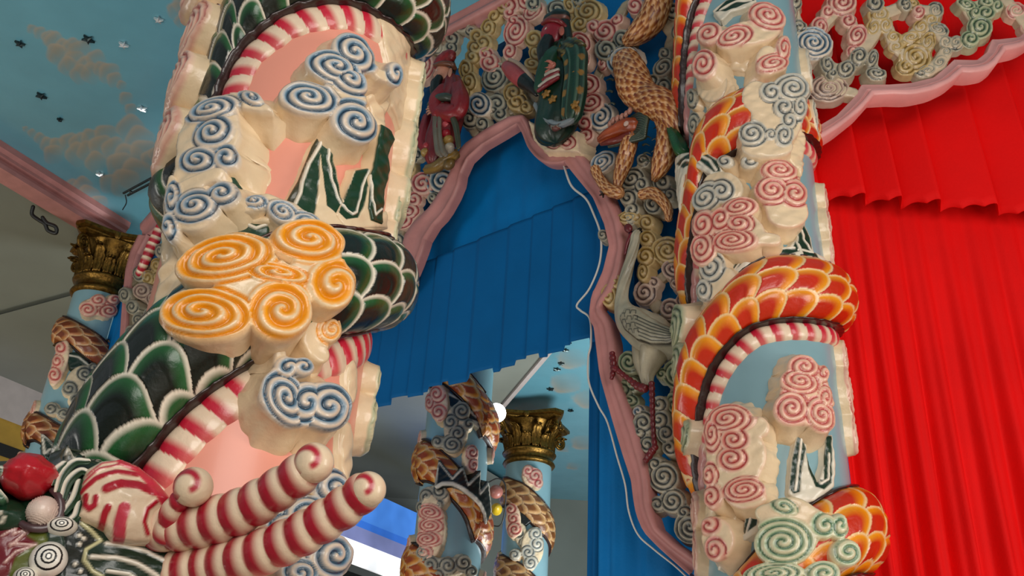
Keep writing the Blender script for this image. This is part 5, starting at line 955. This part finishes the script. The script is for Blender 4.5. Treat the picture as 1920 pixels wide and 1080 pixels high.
s2 = thing('deity_statue', 'red faced statue with long black beard and green robe on top of the arch', 'statue', base_at(PA, 1045, 255, .1))
H = .20
tube('robe', PA, [(1052, 92, 16, H), (1050, 112, 22, H), (1048, 140, 25, H), (1046, 170, 27, H), (1042, 200, 32, H), (1042, 232, 36, H)], cloth_f(GG, c('#070f0a'), 7, .008), s2, flat=.7, nseg=44, m=M_OLD)
tube('sleeve', PA, [(1066, 92, 18, H+.02), (1078, 108, 19, H+.05), (1079, 140, 17, H+.07), (1077, 175, 19, H+.07), (1072, 214, 17, H+.06)], lambda U, A, t: (np.where((np.abs(np.sin(U*22)*np.cos(A*2+1)) > .82)[..., None], GD, np.where((np.sin(A*9) > .6)[..., None], c('#3c5a48'), GG)+0*U[..., None]), .006*np.sin(A*9)), s2, flat=.75, nseg=48, m=M_OLD)
sblob('shoulder_guard', PA, 1070, 94, 25, 14, H+.06, .06, lambda dv: (np.where((np.sin(dv[..., 0]*9+dv[..., 1]*6) > .3)[..., None], c('#5c5426'), c('#161c10')), .07*np.sin(dv[..., 0]*9+dv[..., 1]*6)), s2, -5, M_OLD)
tube('sleeve', PA, [(1040, 100, 12, H+.06), (1030, 112, 14, H+.09), (1022, 138, 14, H+.10), (1016, 162, 12, H+.09)], cloth_f(c('#1a4028'), GG, 5, .005), s2, flat=.8, nseg=28, m=M_OLD)
for k in range(4): tube('cuff', PA, [(1010+k*2, 170-k*8, 3, H+.12), (1026+k*2, 158-k*7, 4, H+.13), (1046, 146-k*5, 3, H+.11)], solid(c('#b8b0a0') if k % 2 else c('#7a1820')), s2, nseg=10, m=M_OLD)
hand(1034, 124, H+.12, 1.1, c('#b86a58'), s2, 10)
tube('neck', PA, [(1048, 98, 8, H), (1044, 80, 9, H)], solid(c('#7c1424')), s2, nseg=14, m=M_OLD)
hd2 = faced('head', 1036, 62, 18, 25, H+.03, c('#8e1628'), s2, -.6)
sblob('ear', PA, 1053, 58, 4.5, 9, H+.07, .014, flatc(c('#a85848')), hd2, 10, M_OLD, 14, 16)
sblob('hat', PA, 1043, 38, 22, 15, H+.01, .075, lambda dv: (np.where((dv[..., 1] < -.15)[..., None], c('#7a4a3c'), c('#141a10')), .04*np.sin(dv[..., 0]*8)), hd2, -12, M_OLD)
tube('hat_band', PA, [(1018, 44, 3, H+.06), (1030, 38, 3.5, H+.09), (1048, 40, 3.5, H+.07), (1060, 50, 3, H+.02)], solid(c('#7a1a1c')), hd2, nseg=10, m=M_OLD)
tube('hair_cloth', PA, [(1056, 40, 9, H), (1062, 62, 8, H-.01), (1064, 82, 8, H), (1060, 98, 7, H)], solid(c('#12180f')), hd2, nseg=18, m=M_OLD)
tube('beard', PA, [(1027, 76, 9, H+.08), (1022, 92, 11, H+.09), (1021, 110, 9, H+.11), (1021, 128, 4, H+.11)], cloth_f(BKc, c('#1d1815'), 9, .004), hd2, nseg=24, m=M_OLD)
tube('red_scroll', PA, [(952, 126, 9, .17), (965, 136, 13, .18), (982, 150, 13, .19), (998, 164, 9, .20), (1006, 176, 4, .2)], lambda U, A, t: (np.where(t[..., None] > .62, c('#14100e'), c('#8a1420')*(1-.0*t[..., None])+c('#b86a68')*.35*(np.cos(A-1.2) > .6)[..., None]), 0*U), s2, nseg=28, m=M_OLD)
tube('scroll_rim', PA, [(956, 112, 3, .2), (972, 120, 3.5, .22), (990, 138, 3.5, .22), (1003, 158, 2.5, .21), (1010, 176, 2, .2)], solid(c('#b59a84')), s2, nseg=10, m=M_OLD)
for k in range(5): tube('skirt_fold', PA, [(1004+k*4, 196+k*7, 3.5, .24), (1018+k*5, 218+k*4, 5, .28), (1042, 234+k*1.5, 5, .30), (1068-k*2, 228, 4.5, .28), (1084-k*3, 212+k*3, 3.5, .24)], cloth_f([c('#8a9296'), c('#5e6c72'), c('#4a2420'), c('#9a9888'), c('#6a3a30')][k], None, 4, .003), s2, nseg=14, m=M_OLD)
for x, y in [(1067, 168), (1072, 140), (1036, 186), (1024, 176), (1078, 196)]: sblob('gold_flower', PA, x, y, 7, 6, H+.115, .015, lambda dv: (GD*1.1+0*dv[..., :1], .25*np.sin(5*np.arctan2(dv[..., 1], dv[..., 0]))), s2, 0, M_OLD, 14, 30)

# ---- orange dragon among the clouds of the arch
s3 = thing('dragon_carving', 'coiled orange scaled dragon carving with dark green mane, right of the arch', 'dragon carving', base_at(PA, 1220, 230, .1))
OA, OB, OL = c('#d08a38'), c('#7c300c'), c('#e8b684')
ts = lambda R_, n=12: tscales(.048, n, .010, OL, OA, OB, .006, R_)
bd = tube('body', PA, [(1175, 118, 20, .12), (1184, 140, 24, .14), (1192, 165, 26, .15), (1210, 185, 24, .15), (1236, 196, 25, .15), (1258, 212, 24, .14), (1270, 238, 18, .12), (1275, 262, 10, .08)], ts(.075), s3, nseg=64, m=M_OLD)
tube('body', PA, [(1246, -30, 17, .10), (1236, 0, 19, .10), (1222, 35, 20, .10), (1200, 60, 17, .1), (1180, 75, 10, .08)], ts(.06), s3, nseg=56, m=M_OLD)
tube('tail', PA, [(1240, 215, 12, .14), (1248, 240, 13, .13), (1250, 270, 16, .13), (1243, 300, 16, .12), (1234, 322, 11, .12), (1228, 335, 5, .1)], ts(.045, 9), s3, nseg=48, m=M_OLD)
tube('leg', PA, [(1184, 255, 12, .14), (1177, 280, 12, .14), (1170, 305, 12, .13), (1162, 330, 9, .12), (1158, 348, 6, .11)], ts(.036, 8), s3, nseg=40, m=M_OLD)
tube('leg', PA, [(1116, 318, 7, .12), (1126, 338, 7, .13), (1142, 356, 9, .13), (1160, 362, 9, .13)], ts(.025, 7), s3, nseg=32, m=M_OLD)
tube('leg', PA, [(1206, 364, 8, .12), (1224, 362, 9, .13), (1240, 374, 8, .13), (1252, 392, 7, .13), (1254, 410, 5, .13)], ts(.025, 7), s3, nseg=32, m=M_OLD)
for a in range(5): tube('claw', PA, [(1131, 363, 2.2, .13), (1131+7*math.cos(a*1.1+1.6), 363+7*math.sin(a*1.1+1.6), 1.2, .15)], solid(c('#2a1a10')), s3, nseg=8, m=M_OLD, n=3)
hdd = tube('head', PA, [(1186, 236, 12, .17), (1172, 238, 13, .19), (1154, 246, 10, .20), (1138, 254, 8, .20), (1126, 262, 5, .19)], cloth_f(c('#a3481c'), c('#5a1810'), 5, .006), s3, nseg=30, m=M_OLD)
tube('lower_jaw', PA, [(1180, 252, 7, .17), (1160, 262, 6, .18), (1142, 266, 5, .18), (1128, 270, 3, .17)], solid(c('#6a2014')), hdd, nseg=16, m=M_OLD)
for x, y in [(1150, 226), (1158, 222), (1166, 219), (1174, 214), (1181, 208), (1144, 232)]: sblob('crest_tooth', PA, x, y, 3.5, 6, .2, .018, flatc(c('#b07a68')), hdd, -20, M_OLD, 12, 14)
sblob('eye', PA, 1174, 232, 4.5, 4.5, .235, .012, flatc(c('#d8b8a8')), hdd, 0, M_OLD, 14, 16)
for k in range(9):
    a = k*7; tube('mane_lock', PA, [(1186, 222+k*3, 4, .16), (1202, 214+k*4.5, 4, .17), (1214-k*.8, 222+k*4.5, 3.5, .17), (1204-k*3.5, 246+k*2.6, 3.2, .17), (1182-k*5, 262+k*1.6, 2.2, .16)], cloth_f(c('#16241c'), c('#6e7a64'), 3, .002), hdd, nseg=10, m=M_OLD)
for x, y, dx in [(1208, 258, 10), (1206, 272, 9), (1208, 288, 9), (1206, 302, 10), (1150, 150, -10), (1148, 172, -10), (1152, 195, -9), (1236, 240, -8), (1234, 262, -9), (1232, 284, -8)]:
    tube('spine', PA, [(x, y, 2, .1), (x+dx*.6, y-2, 1.4, .11), (x+dx*1.3, y+1, .6, .11)], solid(c('#3c4438')), s3, nseg=8, m=M_OLD, n=4)
tube('green_tail_fin', PA, [(1253, 236, 4, .15), (1262, 252, 8, .17), (1272, 270, 11, .18), (1280, 284, 11, .18), (1292, 290, 6, .16)], cloth_f(c('#1a5a2c'), c('#0a2412'), 6, .004), s3, nseg=24, m=M_OLD)
# ---- crane
s4 = thing('crane_carving', 'grey white crane carving with folded wing and dark red legs beside the arch', 'crane carving', base_at(PA, 1215, 640, .1))
CG = c('#a9a28c')
tube('body', PA, [(1200, 430, 3, .10), (1192, 440, 7, .12), (1190, 455, 8, .12), (1184, 480, 9, .12), (1174, 515, 10, .12), (1167, 548, 11, .12), (1168, 575, 15, .12), (1182, 600, 26, .13), (1210, 620, 34, .13), (1240, 634, 30, .12), (1266, 640, 14, .10), (1282, 640, 6, .09)], lambda U, A, t: (np.where((t[..., None] < .03), BKc, CG+0*U[..., None]), .003*np.sin(A*6+U*30)), s4, nseg=48, m=M_OLD, flat=.8)
sblob('crest', PA, 1178, 428, 7, 9, .13, .02, flatc(c('#5c1018')), s4, 30, M_OLD, 14, 16)
tube('beak', PA, [(1184, 440, 4, .12), (1176, 458, 3, .12), (1172, 476, 2, .12)], solid(c('#6e1620')), s4, nseg=10, m=M_OLD)
fl = c('#26241d')
relief('wing', PA, s4, [('p', [(1160, 596), (1170, 578), (1190, 574), (1215, 592), (1240, 606), (1270, 620), (1288, 622), (1276, 636), (1250, 644), (1215, 644), (1192, 636), (1170, 618)])], thick=.23, res=.004, base=c('#9a937d'), side=CG, dome=.02, flare=.2, m=M_OLD, k=.008,
   lines=[([(1192+i*1.5, 592+i*7.5), (1222, 606+i*6.5), (1250, 617+i*4.5), (1278, 625+i*1.6)], 1.6, fl, -.004) for i in range(7)]+[([(x-5, y+3), (x-4, y-4), (x+3, y-4), (x+4, y+3)], 1.4, fl, -.003) for x, y in [(1170, 592), (1180, 586), (1190, 586), (1172, 604), (1183, 598), (1194, 597), (1180, 612), (1190, 610), (1196, 622), (1184, 622)]]+[([(1162, 598), (1172, 618), (1194, 636), (1220, 645), (1250, 644)], 2.2, fl, 0)])
tube('thigh', PA, [(1228, 640, 26, .10), (1226, 660, 26, .10), (1218, 685, 18, .10), (1214, 705, 12, .1), (1216, 722, 8, .1)], cloth_f(c('#b3a88e'), None, 5, .003), s4, nseg=30, m=M_OLD)
tube('thigh', PA, [(1198, 650, 12, .10), (1200, 675, 12, .11), (1206, 700, 9, .11), (1210, 722, 6, .11)], cloth_f(c('#a89e86'), None, 5, .003), s4, nseg=24, m=M_OLD)
RL = c('#6a1018'); rg = lambda U, A, t: (RL+0*U[..., None], .002*np.sin(U*180))
tube('leg', PA, [(1208, 728, 8, .13), (1196, 724, 7, .13), (1178, 710, 4.5, .13), (1160, 696, 4.5, .13), (1152, 690, 6, .13)], rg, s4, nseg=16, m=M_OLD)
tube('foot', PA, [(1148, 664, 5, .12), (1150, 680, 6, .12), (1150, 695, 5, .12), (1147, 708, 4, .12)], rg, s4, nseg=16, m=M_OLD)
tube('leg', PA, [(1222, 720, 5.5, .13), (1223, 750, 5, .13), (1224, 790, 4.5, .13), (1226, 820, 4.5, .13), (1228, 840, 6, .13)], rg, s4, nseg=16, m=M_OLD)
tube('foot', PA, [(1228, 838, 6, .12), (1220, 850, 7, .12), (1212, 862, 6, .12)], rg, s4, nseg=16, m=M_OLD)
#==
